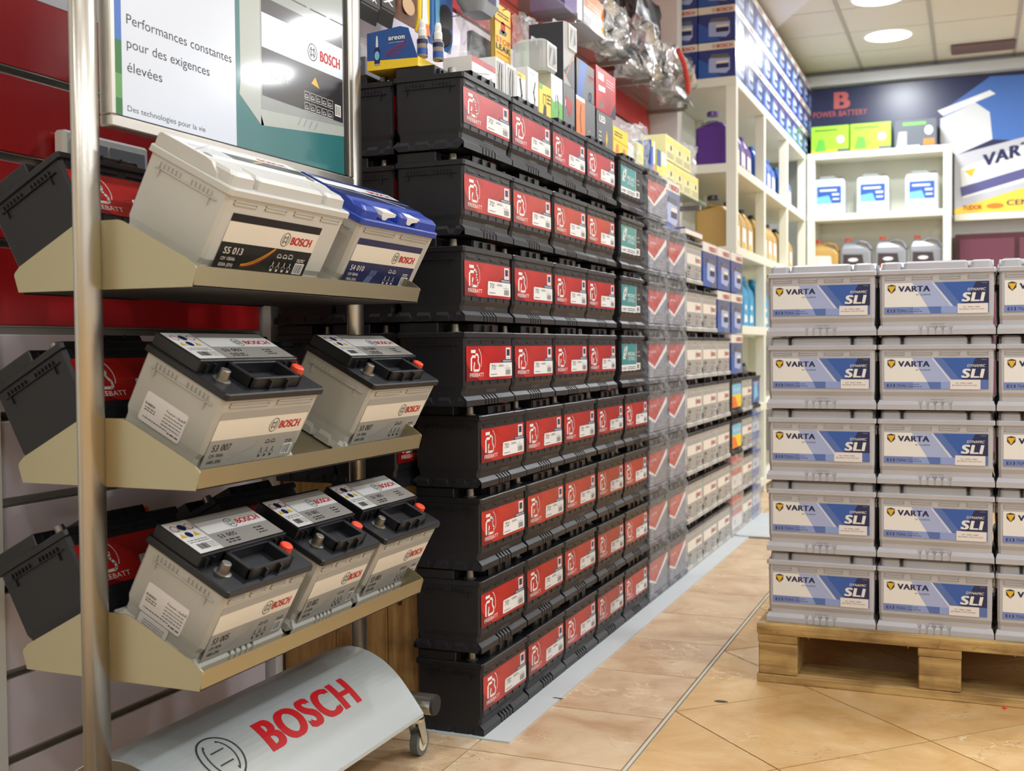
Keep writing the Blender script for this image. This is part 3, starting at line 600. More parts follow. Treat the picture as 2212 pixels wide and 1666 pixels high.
for z in (2.03, 2.19, 2.35, 2.51, 2.67, 2.83):
    p = MB(); p.box(-1.65, -1.62, 2.38, 5.94, z+.004, z+.154, redpan, .001); p.build('panel', wl)
    p = MB(); p.box(-1.65, -1.635, 2.38, 5.94, z-.006, z+.004, blk); p.build('groove_strip', wl)
for z in (0, .5, 1.0, 1.5):
    p = MB(); p.box(-1.65, -1.62, 2.38, 5.94, z+.003, z+(.5 if z < 1.5 else .52), whitepan); p.build('panel', wl)
p = MB(); p.box(-1.65, -1.469, 5.95, 6.05, 0, CZ, paint); struct(p.build('trim_3'))
cn = MB(); cn.box(-1.75, 3.5, 9.0, 9.1, 2.885, 2.96, P('grey_cornice', 186, 190, 190)); struct(cn.build('trim_4'))
# white socket plate on the slat wall
t = thing('wall_socket', 'white framed double wall socket with grey plates behind the stand', 'socket', (-1.615, 1.66, 1.205))
a = MB(); a.box(0, .030, 0, .235, 0, .108, P('socket_white', 232, 232, 230, .3), .006); a.build('frame', t)
for k in range(2):
    a = MB(); a.box(.028, .034, .014+k*.107, .112+k*.107, .012, .092, P('socket_grey', 130, 134, 142, .4), .002); q = a.build('plate', t)
    a = MB(); a.cyl((.033, .063+k*.107, .04), (.0355, .063+k*.107, .04), .030, .030, P('socket_lip', 200, 202, 206), 20); a.cyl((.034, .063+k*.107, .04), (.0362, .063+k*.107, .04), .027, .027, blk, 20); a.build('recess', q)
# floor board under the stacks
a = MB(); a.prism([(-1.24, 2.326), (-.965, 2.326), (-.965, 5.80), (-1.24, 5.80)], 'z', 0, .004, boardm); tag(a.build('floor_board'), 'long pale grey board lying along the foot of the battery stacks', 'board')
a = MB(); q = [(p[0], p[1]) for p in rr(.15, .38, .05, -.89, 5.63, 0, 4)]; a.prism(q, 'z', .0042, .010, boardm); tag(a.build('floor_mat'), 'pale grey plate with rounded corners at far end of the board', 'board')
# ================================================================ black battery wall
XF = -1.034; XC = XF-.0875
def nth(n): return ORD[n]
for r in range(8):                      # r = 0 top row
    z = .004+.19*(7-r); n = 4 if r < 4 else 5; y0 = 2.2602 if r < 4 else 2.3351
    for c in range(n):
        row = 'top row' if r == 0 else ('bottom row' if r == 7 else nth(r)+' row down')
        col = 'nearest the display stand' if c == 0 else nth(c)+' from the display stand'
        place('fb', fb_battery, (XC+random.uniform(-.002, .002), y0+.2862*c+.1405+random.uniform(-.001, .001), z), (0, 0, random.uniform(-.004, .004)), f'red-labelled black battery in the {row}, {col}', 'car battery', 'red-labelled black batteries stacked along the wall')
    if r < 4:
        place('mi', midac_battery, (XC, 3.585, z), (0, 0, 0), f'black battery with teal label, {["topmost of its column","second down its column","third down its column","lowest of its column"][r]}', 'car battery', 'teal-labelled black batteries')
for d_ in (1, 2):
    for r in range(5):
        for c in range(5 if d_ == 1 else 1):
            if c and r > 1: continue
            z = .58+.19*(4-r)-.006
            lab = (f'plain black battery end behind the corner column, {["topmost","second down","third down","fourth down","lowest above the crate"][r]}' if d_ == 1 else f'black battery deepest behind the corner column, {["topmost","second down","third down","fourth down","lowest above the crate"][r]}') if c == 0 else 'black battery hidden behind the front row of the stack'
            place('fb', fb_battery, (XC-.181*d_, 2.275+.04*(d_-1)+.287*c+.1405, z), (0, 0, 0), lab, 'car battery', 'black batteries behind the front row' if c == 0 else 'hidden black batteries')
# crate
t = thing('wooden_crate', 'pine plank crate under the rear battery columns', 'crate', (-1.415, 2.40, 0))
xs = [-.195, -.045, .100, .185]
for k in range(3):
    a = MB(); a.box(xs[k]+.001, xs[k+1]-.001, 0, .02, 0, .566, crate_w, .0015); a.build('plank', t)
for k in range(4):
    for s0 in (-.195, .165):
        a = MB(); a.box(s0, s0+.02, .022, 2.4, .02+k*.137, .15+k*.137, crate_w, .0015); a.build('plank', t)
a = MB(); a.box(-.195, .185, 0, 2.4, .5665, .573, crate_w); a.build('top_board', t)
for kx, kz in ((.135, .28), (.05, .47), (-.10, .50), (-.16, .2)):
    a = MB(); a.cyl((kx, -.0006, kz), (kx, .001, kz), .007, .007, brownp, 12); a.build('knot', t)
# ---- wrapped, grey and boxed columns
def carton(L=.27, W_=.17, H_=.185):
    def mk():
        t = bpy.data.objects.new('battery_carton', None); COL.objects.link(t)
        a = MB(); a.box(-W_/2, W_/2, -L/2, L/2, 0, H_, navy_c, .002); a.build('box', t)
        for fn, ww in ((faceX(W_/2, -L/2, 0), L), (faceNY(-L/2, -W_/2, 0), W_)):
            d = D(fn, .0003); d.rect(cream, 0, H_*.78, ww, H_*.985); d.text(boschred, 'BOSCH', ww*.5, H_*.82, H_*.11, ww*.42, .03); armature(d, greyd, ww*.42, H_*.875, H_*.05)
            d.poly(bluep, [(0, 0), (ww*.6, 0), (ww*.25, H_*.4), (0, H_*.55)], 0); k = lambda *p: [(ww*x, H_*z) for x, z in p]
            d.poly(blu4, k((.28, .15), (.75, .10), (.85, .2), (.85, .55), (.33, .58), (.28, .5)), 1); d.poly(greyd, k((.30, .55), (.85, .52), (.80, .64), (.36, .66)), 2)
            d.rect(cream, ww*.48, H_*.38, ww*.82, H_*.46, 2); d.rect(navy, ww*.48, H_*.25, ww*.82, H_*.38, 2); d.build('print', t)
        return t
    return mk
navy_c = P('navy_carton', 36, 60, 128, .25, coat=.5)
s3s = s3_battery(.276, 'S3 008', '12V 70Ah', '640A (EN)', hl=.153, redcap=False, slots='two')
GW = 'film-wrapped batteries with red and grey labels'
for c, (y0, n) in enumerate(((3.768, 8), (4.048, 7))):
    for r in range(n):
        z = .004+.19*r; k = n-1-r
        place('wr', wrapped_battery, (XC, y0+.136, z), (0, 0, 0), f'film-wrapped battery with red and grey label, {"near" if c == 0 else "far"} wrapped column, {"topmost" if k == 0 else ("bottom one" if r == 0 else nth(k)+" from top")}', 'car battery', GW)
ys = (4.332, 4.618, 4.905)
for c in range(3):
    for r in range(7):
        z = .004+.19*r; box = (r == 5 and c == 2) or (r == 6 and c > 0)
        cn_ = ['near', 'middle', 'far'][c]; rw = 'floor level' if r == 0 else nth(r)+' level up'
        if box: place('carton', carton(), (XC, ys[c]+.14, z), (0, 0, 0), f'blue and cream battery carton on the {cn_} grey column at the {rw}', 'box', 'blue cartons on the grey battery columns')
        else: place('s3s', s3s, (XC, ys[c]+.14, z), (0, 0, 0), f'grey battery with black lid in {cn_} grey column, {rw}', 'car battery', 'grey batteries stacked past the wrapped ones')
for r in range(7):
    z = .004+.19*r; rw = 'at floor level' if r == 0 else 'at '+nth(r)+' level up'
    if r > 3: place('carton', carton(), (XC, 5.345, z), (0, 0, 0), f'blue carton above the orange-labelled black batteries {rw}', 'box', 'blue cartons on the grey battery columns')
    elif r > 1: place('or', orangebat, (XC, 5.345, z), (0, 0, 0), f'black battery with yellow and orange label {rw}', 'car battery')
    else: place('rw', redwrap, (XC, 5.345, z), (0, 0, 0), f'film-wrapped grey battery with coral lid {rw}', 'car battery')
    if r < 4: place('s3s', s3s, (XC, 5.61, z), (0, 0, 0), f'grey battery beyond the orange-labelled column {rw}', 'car battery', 'grey batteries stacked past the wrapped ones')
    if r < 3: place('bw', bluewrap, (XC, 5.855, z), (0, 0, 0), f'blue film-wrapped battery, last column {rw}', 'car battery')
    if r == 3: place('db', darkblue_bat, (XC, 5.855, z), (0, 0, 0), 'black battery with blue label topping the last column', 'car battery')
a = MB(); a.box(-1.20, -1.04, 4.33, 4.62, 0, .022, navy_c); a.box(-1.20, -1.038, 4.328, 4.622, -.002, .016, cream)
d = D(faceNY(4.328, -1.20, 0), .0003); d.text(boschred, 'BOSCH', .08, .001, .010, .06, .03); o = a.build('carton_lid', None, (0, 0, 1.336)); tag(o, 'flat cream and navy carton lid lying on the near grey column', 'lid'); d.build('print', o)
place('carton', carton(), (-1.145, 4.19, 1.334), (0, 0, 0), 'blue carton standing on the far wrapped battery column', 'box')
# ================================================================ goods on top of the stack
TZ = .004+.19*7+.1875
def gbox(x0, x1, y0, y1, z0, z1, body, draw, label, cat='box', name='product_box', group=None, side=None):
    t = thing(name, label, cat, ((x0+x1)/2, (y0+y1)/2, z0), group=group); hx, hy, h = (x1-x0)/2, (y1-y0)/2, z1-z0
    a = MB(); a.box(-hx, hx, -hy, hy, 0, h, body, .001); a.build('carton', t)
    d = D(faceX(hx, -hy, 0), .0003); draw(d, hy*2, h); d.build('front_print', t)
    if side: d = D(faceNY(-hy, -hx, 0), .0003); side(d, hx*2, h); d.build('side_print', t)
    return t
def pic(bg, m1, m2, hdr=None, ht=None):
    def f(d, w_, h):
        d.rect(bg, w_*.04, h*.03, w_*.96, h*.97); d.poly(m1, [(w_*.3, h*.1), (w_*.7, h*.15), (w_*.8, h*.5), (w_*.55, h*.7), (w_*.25, h*.45)], 1)
        d.poly(m2, [(w_*.4, h*.2), (w_*.6, h*.25), (w_*.6, h*.6), (w_*.45, h*.55)], 2); d.lines(m1, w_*.1, h*.85, w_*.8, 2, h*.07, h*.025)
        if ht: d.text(hdr, ht, w_*.1, h*.72, h*.14, w_*.6, .03)
    return f
X0 = -1.16; X1 = -1.085
gbox(X0, X1, 2.42, 2.56, TZ, TZ+.055, wht, lambda d, w_, h: (d.rect(redl, 0, h*.75, w_, h), d.stroke(greyd, [(w_*.1, h*.3), (w_*.7, h*.55)], .001), d.disc(greyp, w_*.8, h*.3, .008)), 'low white box with red top band on the nearest battery')
def bulbs(d, w_, h): d.rect(greyp, w_*.1, h*.05, w_*.9, h*.9); [d.stroke(txt if i % 2 else wht, [(w_*(.2+.12*i), h*.1), (w_*(.15+.14*i), h*.5), (w_*(.3+.1*i), h*.85)], .003, 1+i) for i in range(5)]
gbox(X0, X1, 2.562, 2.620, TZ, TZ+.085, wht, bulbs, 'narrow white box with grey tangle picture, nearer of two')
gbox(X0, X1, 2.63, 2.695, TZ, TZ+.085, wht, bulbs, 'narrow white box with grey tangle picture, farther of two')
def cab(d, w_, h): d.rect(yel, 0, h*.86, w_, h); d.stroke(txt, [(w_*.35, h*.8), (w_*.55, h*.3), (w_*.4, h*.1)], .009, 1); d.stroke(orng, [(w_*.85, h*.2), (w_*.85, h*.7)], .001); d.text(txt, 'CABLE', w_*.1, h*.88, h*.07, w_*.4)
gbox(X0, X1, 2.70, 2.76, TZ, TZ+.08, wht, cab, 'small white box with yellow band and black adapter picture')
def chg(d, w_, h): d.rect(wht, 0, 0, w_, h); d.poly(skyp, [(0, 0), (w_*.3, 0), (w_*.1, h*.2), (0, h*.22)], 1); d.text(skyp, 'CHARGER', w_*.1, h*.86, h*.06, w_*.6); d.stroke(greyd, [(w_*.6, h*.05), (w_*.65, h*.3), (w_*.55, h*.45), (w_*.7, h*.7)], .008, 1)
gbox(X0, X1, 2.775, 2.852, TZ, TZ+.108, wht, chg, 'white box with blue corner and curled cable picture')
def hold(d, w_, h): d.rect(yel, 0, 0, w_, h); d.poly(grn, [(0, h*.8), (w_*.3, h*.85), (w_*.3, h), (0, h)], 1); d.poly(txt, [(w_*.3, 0), (w_*.6, 0), (w_*.6, h*.35), (w_*.4, h*.4)], 1); d.stroke(txt, [(w_*.35, h*.4), (w_*.35, h*.7), (w_*.55, h*.7), (w_*.55, h*.4)], .003, 1); d.lines(txt, w_*.65, h*.7, w_*.95, 3, h*.12, h*.05)
gbox(X0, X1, 2.858, 2.95, TZ, TZ+.085, yel, hold, 'yellow box with black phone holder picture')
def grb(d, w_, h): d.rect(wht, 0, 0, w_, h); d.poly(grn, [(0, 0), (w_, 0), (w_, h*.45), (w_*.6, h*.5), (w_*.2, h*.42), (0, h*.5)], 1); d.stroke(greyd, [(w_*.55, 0), (w_*.65, h*.25), (w_*.55, h*.6)], .006, 2); d.stroke(greyd, [(w_*.35, h*.3), (w_*.4, h*.6)], .004, 2)
gbox(X0, X1, 2.953, 3.045, TZ, TZ+.13, P('box_grey_side', 190, 196, 192), grb, 'tall white box with green lower half')
dark = P('print_charcoal', 52, 54, 62, .3)
def led1(d, w_, h): d.rect(greyp, 0, 0, w_, h); d.poly(dark, [(0, h*.2), (w_*.7, 0), (w_, 0), (w_, h*.5)], 1); d.stroke(orng, [(w_*.05, h*.05), (w_*.9, h*.55)], .003, 2); d.rect(wht, w_*.7, h*.82, w_*.9, h*.92, 2)
def ledside(d, w_, h): d.text(orng, 'LED', w_*.35, h*.45, w_*.25, w_*.3, .02); d.stroke(orng, [(w_*.3, h*.4), (w_*.3, h*.58)], .001)
def lamp2(d, w_, h): d.rect(greyd, 0, 0, w_, h); d.poly(redl, [(w_*.2, h*.75), (w_*.85, h*.65), (w_*.6, h*.3), (w_*.35, h*.4)], 1); d.rect(wht, w_*.15, h*.5, w_*.2, h*.65, 2)
gbox(X0-.03, X1, 3.052, 3.15, TZ, TZ+.125, dark, lamp2, 'dark grey bulb box with red lamp picture, under the tall one')
gbox(X0-.03, X1, 3.055, 3.15, TZ+.126, TZ+.30, dark, led1, 'tall black bulb box with silver front and orange streak', side=ledside)
def orgb(d, w_, h): d.rect(orng, 0, 0, w_*.45, h*.9); d.rect(wht, 0, h*.9, w_*.45, h); d.stroke(txt, [(w_*.25, h*.1), (w_*.2, h*.5), (w_*.25, h*.8)], .006, 1); d.rect(greyd, w_*.45, 0, w_, h); d.ring(wht, w_*.65, h*.15, .01, .002)
gbox(X0, X1, 3.165, 3.343, TZ, TZ+.115, dark, orgb, 'dark box with an orange left half and cable picture')
def blub(d, w_, h): d.rect(greyd, 0, 0, w_, h); d.poly(bluep, [(0, 0), (w_*.3, 0), (w_*.6, h), (w_*.2, h)], 1); d.ring(bluep, w_*.75, h*.15, .012, .004); d.lines(redl, w_*.65, h*.7, w_*.95, 2, h*.1, h*.04)
gbox(X0, X1, 3.17, 3.335, TZ+.116, TZ+.225, dark, blub, 'grey box with a blue stripe, on the orange-halved box')
def ledb(d, w_, h): d.rect(greyd, 0, 0, w_, h); d.text(wht, 'LED', w_*.15, h*.7, h*.2, w_*.35, .05); d.poly(gold, [(w_*.6, h*.05), (w_*.68, h*.3), (w_*.62, h*.55), (w_*.55, h*.3)], 1); d.lines(wht, w_*.12, h*.4, w_*.3, 3, h*.12, h*.03)
gbox(X0, X1, 3.36, 3.525, TZ, TZ+.11, dark, ledb, 'dark grey bulb box with candle bulb picture')
def redb(d, w_, h): d.rect(redl, 0, 0, w_, h); d.rect(wht, w_*.1, h*.72, w_*.38, h*.88, 1); d.poly(wht, [(w_*.12, h*.45), (w_*.45, h*.48), (w_*.45, h*.6), (w_*.12, h*.58)], 1); d.poly(greyd, [(w_*.1, h*.05), (w_*.4, h*.1), (w_*.25, h*.3)], 1); d.poly(dark, [(w_, 0), (w_*.7, 0), (w_, h*.4)], 1); d.lines(wht, w_*.5, h*.8, w_*.9, 3, h*.07, h*.02)
gbox(X0, X1, 3.355, 3.56, TZ+.112, TZ+.245, redl, redb, 'coral red box on top of the candle bulb box')
def yelb(d, w_, h): d.rect(yel, 0, 0, w_, h); d.poly(orng, [(w_*.15, 0), (w_*.4, 0), (w_*.35, h*.4), (w_*.22, h*.4)], 1); d.poly(orng, [(w_*.6, 0), (w_*.85, 0), (w_*.8, h*.35), (w_*.66, h*.35)], 1); d.stroke(orng, [(0, h*.55), (w_, h*.5)], .002); d.lines(txt, w_*.1, h*.8, w_*.6, 2, h*.1, h*.04)
gbox(X0, X1, 3.53, 3.70, TZ, TZ+.09, yel, yelb, 'yellow box with two orange bulb shapes')
# clear handled cases
def case(x, y0, y1, z, lab):
    t = thing('plastic_case', lab, 'case', (x, (y0+y1)/2, z)); L = (y1-y0)/2
    a = MB(); a.loft([rr(.05, L, .02, z=0, k=3), rr(.052, L+.002, .02, z=.006, k=3), rr(.052, L+.002, .02, z=.08, k=3), rr(.04, L-.01, .02, z=.09, k=3)], clearbox); a.build('shell', t)
    a = MB(); a.box(.050, .054, -L+.006, L-.006, .008, .08, wht, .003); a.box(.0535, .0545, -L+.012, L-.012, .014, .072, greyp); a.build('lid', t)
    a = MB(); a.tube([(0, -.02, .088), (0, -.018, .10), (0, .018, .10), (0, .02, .088)], .003, clearbox); a.build('handle', t)
    d = D(faceX(.0546, -L, 0), .0003); d.poly(greyd, [(L*.3, .02), (L*.9, .065), (L*.5, .065)]); d.poly(dark, [(L*1.0, .02), (L*1.6, .03), (L*1.3, .07)]); d.build('insert_card', t)
case(-1.135, 2.83, 2.915, TZ+.112, 'clear handled plastic case on the white boxes')
case(-1.135, 3.09, 3.17, TZ+.225, 'clear handled plastic case beside the tall bulb box')
bpy.data.objects['plastic_case'].location.z = TZ+.131; bpy.data.objects['plastic_case'].location.y = 2.955
# plastic bags of bulbs
def bag(x, y, z, hx, hy, hz, mat, lab, seed=1, amp=.008, inner=None, name='plastic_bag', cat='bag', group=None):
    t = thing(name, lab, cat, (x, y, z), group=group); link('bag_film', crumple(hx, hy, hz, amp, seed, mat=mat), t, (0, 0, hz))
    if inner:
        a = MB(); a.box(-hx*.5, hx*.6, -hy*.7, hy*.7, .012, hz*1.2, inner, .004); a.build('contents', t)
    return t
bag(-1.12, 3.77, TZ, .04, .06, .06, clearpl, 'clear bag of white bulbs beside the yellow box', 2, inner=wht)
bag(-1.12, 3.90, 1.524, .04, .055, .075, clearpl, 'taller clear bag with a yellow tag', 3, inner=P('pale_yellow_card', 232, 226, 120))
gbox(-1.16, -1.08, 3.975, 4.035, 1.524, 1.64, bluep, lambda d, w_, h: (d.rect(wht, w_*.5, 0, w_, h), d.poly(orng, [(w_*.5, 0), (w_, 0), (w_*.9, h*.3), (w_*.6, h*.3)], 1), d.rect(yel, w_*.1, h*.8, w_*.5, h, 1)), 'blue and white packet on the near wrapped battery')
gbox(-1.16, -1.08, 4.06, 4.20, 1.52, 1.62, P('lemon_packet', 236, 224, 90), lambda d, w_, h: (d.rect(bluep, 0, h*.4, w_*.4, h), d.rect(wht, w_*.5, h*.5, w_, h)), 'lemon yellow packet with blue corner behind the blue carton', )
# small shelf and yellow-labelled cartons
t = thing('wall_shelf', 'dark-edged small shelf under the cream yellow cartons', 'shelf', (-1.36, 4.55, 1.503)); a = MB(); a.box(-.26, .28, -.30, .33, 0, .012, glassm); a.build('board', t); a = MB(); a.box(-.26, .26, -.30, -.28, -.02, 0, alum); a.box(-.26, .26, .30, .32, -.02, 0, alum); a.build('bracket', t)
pcream = P('pale_yellow_carton', 226, 222, 164, .5)
def yc(d, w_, h): d.rect(yel if False else P('lemon_print', 228, 222, 110), w_*.05, h*.7, w_*.95, h*.9); d.disc(navy, w_*.6, h*.55, w_*.08); d.lines(greyp, w_*.1, h*.3, w_*.9, 3, h*.08, h*.03)
k = 0
for y0 in (4.27, 4.41, 4.55, 4.69):
    for zz in range(2 if y0 < 4.6 else 1):
        k += 1; gbox(-1.20, -1.10, y0, y0+.13, 1.516+zz*.10, 1.612+zz*.10, pcream, yc, f'cream and yellow carton on small shelf, {"upper" if zz else "lower"} layer, {["nearest","second","third","farthest"][int((y0-4.26)/.14)]}', group='cream yellow cartons on the small shelf')
bag(-1.17, 4.80, 1.612, .05, .08, .07, clearpl, 'crumpled clear bag on the farthest cream carton', 9, .012)
# areon style display box with spray bottles
t = thing('display_carton', 'blue and yellow perfume display carton on the top corner battery', 'box', (-1.21, 2.265, TZ+.001))
a = MB(); a.box(-.065, .063, 0, .11, 0, .022, yel, .001); a.build('tray', t)
a = MB(); a.prism([(-.065, .022), (.063, .018), (.040, .086), (.02, .092), (-.065, .084)], 'y', -.001, .001, P('carton_blue', 34, 80, 150)); a.prism([(-.065, .0), (.063, .0), (.063, .018), (-.065, .022)], 'y', -.0012, .0012, yel); a.build('front_panel', t)
d = D(faceNY(-.0014, -.065, 0), .0002); d.text(wht, 'areon', .056, .063, .0115, .040, .03); d.text(wht, 'QUALITY PERFUME', .056, .056, .0022, .038); d.stroke(redl, [(.048, .030), (.100, .053)], .0008)
for (ux, uy), s_ in (((.052, .028), 'CONCENTRATED'), ((.066, .027), 'FORMULA')):
    vs, fs, wd = glyphs(s_, .01); c_, sn = math.cos(.42), math.sin(.42); kk = .0058; kx = (.045 if s_[0] == 'C' else .024)/wd
    d.b.add([d.fn(ux+x*kx*c_-y*kk*sn+.0, uy+.004+x*kx*sn+y*kk*c_-(.006 if s_[0] == 'F' else 0), .0006) for x, y in vs], fs, redl)
d.stroke(redl, [(.047, .026), (.049, .036), (.102, .060), (.105, .050), (.047, .026)], .0008)
d.poly(wht, [(.023, .050), (.029, .050), (.0285, .066), (.0275, .076), (.0245, .076), (.0235, .066)], 1); d.poly(navy, [(.019, .014), (.033, .014), (.034, .044), (.030, .051), (.022, .051), (.018, .044)], 1); d.rect(greyp, .019, .010, .033, .014, 1); d.disc(skyp, .026, .032, .0062, .010, 2); d.build('front_print', t)
def spray(x, y, z, lab):
    t = thing('spray_bottle', lab, 'bottle', (x, y, z))
    a = MB(); a.lathe([(.011, 0), (.0125, .002), (.0125, .040), (.008, .048)], P('spray_silver', 150, 140, 130, .2), 16); a.lathe([(.0128, .006), (.0128, .02)], bluep, 16); a.lathe([(.0129, .03), (.0129, .040)], navy, 16); a.build('body', t)
    a = MB(); a.lathe([(.0095, .047), (.0095, .062), (.0075, .066), (.0075, .078), (.0055, .085)], wht, 16); a.build('cap', t)
spray(-1.128, 2.33, TZ+.024, 'white-capped spray bottle nearer the carton panel'); spray(-1.158, 2.31, TZ+.030, 'white-capped spray bottle standing higher inside the carton')
t = thing('tumbler', 'black tumbler with clear dome and round black cap', 'cup', (-1.212, 2.62, TZ))
a = MB(); a.lathe([(.024, 0), (.032, .085)], P('tumbler_black', 40, 40, 44, .35), 20); a.build('body', t); a = MB(); a.lathe([(.033, .085), (.033, .10)], wht, 20); a.build('band', t)
a = MB(); a.lathe([(.032, .10), (.030, .115), (.018, .135)], clearpl, 20); a.build('dome', t); a = MB(); a.cyl((-.03, -.03, .15), (-.025, -.042, .152), .024, .024, blk, 20); a.build('cap', t)
gbox(-1.46, -1.385, 2.45, 2.55, TZ, TZ+.09, P('grey_box_side', 92, 94, 100), lambda d, w_, h: None, 'dark grey box peeking out left of the perfume carton', side=lambda d, w_, h: (d.ring(wht, w_*.5, h*.4, .012, .004), d.rect(greyp, w_*.7, h*.75, w_*.85, h*.9)))
bag(-1.43, 2.62, TZ+.0, .05, .06, .085, clearpl, 'pale clear blister behind the dark grey box', 12, .004, wht)
# hanging packs
def pack(x, y0, y1, z0, z1, m, draw, lab, hook=True, th=.012):
    t = thing('hanging_pack', lab, 'package', (x, (y0+y1)/2, z0)); hy = (y1-y0)/2; h = z1-z0
    a = MB(); n = 5
    a.loft([rr(.002, hy, .001, z=0), rr(th, hy*.96, .004, z=h*.12), rr(th*1.1, hy*.97, .004, z=h*.6), rr(.003, hy, .001, z=h*.92), rr(.002, hy, .001, z=h)], m); a.build('pack', t)
    d = D(faceX(th*1.12+.0006, -hy, 0), .0003); draw(d, hy*2, h); d.build('print', t)
    if hook: a = MB(); a.tube([(x_, 0, h*.95) for x_ in (-1.62-x+.0, .03)], .0022, alum); a.build('hook', t)
def vx(d, w_, h): d.rect(blk, w_*.03, h*.14, w_*.97, h*.88); d.text(wht, 'VX', w_*.25, h*.45, h*.13, w_*.5, .01); d.text(wht, 'BOX' if w_ > .09 else 'X', w_*.1, h*.18, h*.06, w_*.7, .03); d.lines(greyp, w_*.2, h*.35, w_*.8, 1, .01, .003)
pack(-1.45, 2.52, 2.622, 1.735, 2.02, blk, vx, 'glossy black hanging bag with white letters, nearer one'); pack(-1.45, 2.628, 2.708, 1.748, 2.05, blk, vx, 'glossy black hanging bag with white letters, farther one')
pack(-1.45, 2.722, 2.843, 1.786, 2.08, P('brown_film', 110, 72, 58, .15), lambda d, w_, h: (d.disc(P('print_tan', 196, 160, 120), w_*.5, h*.15, w_*.3, h*.08), d.stroke(wht, [(w_*.2, h*.3), (w_*.4, h*.55), (w_*.3, h*.7)], .002)), 'brown glossy hanging bag with tan rolls picture')
pack(-1.45, 2.85, 2.921, 1.78, 2.08, yel, lambda d, w_, h: (d.poly(wht, [(w_*.2, h*.1), (w_*.7, h*.1), (w_*.6, h*.5), (w_*.3, h*.5)]), d.poly(orng, [(w_*.1, 0), (w_*.9, 0), (w_*.8, h*.1), (w_*.2, h*.1)], 1)), 'yellow hanging bag with orange flames')
pack(-1.45, 2.935, 3.076, 1.77, 2.07, P('blister_blue', 70, 130, 210, .2), lambda d, w_, h: (d.rect(wht, w_*.1, h*.6, w_*.5, h*.85), d.disc(blk, w_*.6, h*.3, w_*.32, h*.13), d.rect(skyp, w_*.1, h*.1, w_*.3, h*.5, 1)), 'blue hanging blister with black disc')
bag(-1.40, 3.19, 1.70, .02, .12, .12, clearpl, 'clear hanging bag of metal parts', 21, .012, greyd, 'hanging_bag'); 
def stopl(d, w_, h):
    d.rect(P('print_sand', 232, 190, 80), 0, 0, w_, h); d.rect(redl, 0, h*.70, w_, h*.73, 1); d.lines(txt, w_*.15, h*.86, w_*.85, 2, h*.05, h*.02); d.poly(greyd, [(w_*.25, h*.50), (w_*.7, h*.52), (w_*.75, h*.60), (w_*.3, h*.59)], 1); d.disc(redl, w_*.5, h*.645, w_*.15, L=1)
    d.text(P('print_orange_red', 222, 90, 40), 'STOP', w_*.06, h*.36, h*.10, w_*.88, .03, L=2); d.text(navy, 'LEAK', w_*.06, h*.24, h*.10, w_*.88, .03, L=2); d.text(orng, 'RASANI', w_*.2, h*.06, h*.04, w_*.6, L=2); d.lines(orng, w_*.1, h*.17, w_*.9, 1, .01, h*.02)
pack(-1.36, 3.185, 3.31, 1.765, 1.945, P('pack_sand', 232, 196, 90), stopl, 'tall yellow leak stopper packet with red and navy words', th=.008)
bag(-1.32, 3.36, 1.745, .02, .055, .095, clearpl, 'clear hanging bag with bulbs and green card', 23, .008, P('card_green', 120, 160, 90), 'hanging_bag')
t = thing('headlamp_case', 'pale grey clamshell case hanging at the top of the picture', 'case', (-1.36, 3.08, 1.875)); a = MB(); a.loft([rr(.03, .05, .02, z=0, k=3), rr(.045, .075, .025, z=.03, k=3), rr(.045, .075, .025, z=.16, k=3), rr(.03, .05, .02, z=.19, k=3)], P('clam_grey', 178, 184, 190, .3)); a.build('shell', t); a = MB(); a.box(.02, .046, -.03, .03, .03, .06, navy); a.build('badge', t)
# ---- glass shelves with brackets
for nm, y0, y1, br in (('nearer', 3.35, 4.86, (4.125, 4.815)), ('farther', 5.02, 5.93, (5.208, 5.90))):
    t = thing('glass_shelf', f'{nm} greenish glass shelf on metal brackets high on the red wall', 'shelf', (-1.62, (y0+y1)/2, 2.150))
    a = MB(); hy = (y1-y0)/2; a.box(.004, .215, -hy, hy, .004, .012, glassm); a.build('glass', t)
    for b_ in br:
        a = MB(); yb = b_-(y0+y1)/2; a.box(0, .205, yb-.006, yb+.006, -.016, .004, alum); a.box(0, .004, yb-.010, yb+.010, -.05, .02, alum); a.box(.20, .218, yb-.010, yb+.010, -.006, .018, alum); a.build('bracket', t)
gbox(-1.56, -1.42, 4.24, 4.50, 2.163, 2.30, P('box_mauve', 180, 180, 190), lambda d, w_, h: (d.rect(orng, w_*.05, h*.5, w_, h), d.rect(wht, 0, h*.3, w_, h*.5, 1), d.rect(gold, w_*.4, 0, w_, h*.3), d.lines(wht, w_*.2, h*.7, w_*.8, 2, h*.1, h*.04)), 'orange, white and gold box on the nearer glass shelf')
gbox(-1.56, -1.42, 4.02, 4.22, 2.163, 2.31, P('box_violet', 96, 76, 130), lambda d, w_, h: d.rect(wht, w_*.7, 0, w_, h), 'violet and white box at the near end of the glass shelf')
bag(-1.47, 4.66, 2.163, .06, .15, .10, foil, 'silvery crumpled wrapped bundle, nearest on the glass shelf', 31, .022, name='wrapped_bundle', cat='bundle')
bag(-1.47, 5.18, 2.163, .07, .15, .12, foil, 'silvery crumpled bundle in the middle of the glass shelf', 33, .025, name='wrapped_bundle', cat='bundle')
t = bag(-1.43, 5.62, 2.163, .06, .26, .105, foil, 'large silvery bundle with a red stripe at the far shelf end', 35, .026, name='wrapped_bundle', cat='bundle')
a = MB(); a.tube([(.075, -.12, .19), (.088, -.05, .14), (.088, .02, .07), (.080, .07, .02)], .013, P('stripe_red', 204, 60, 50)); a.build('red_stripe', t)
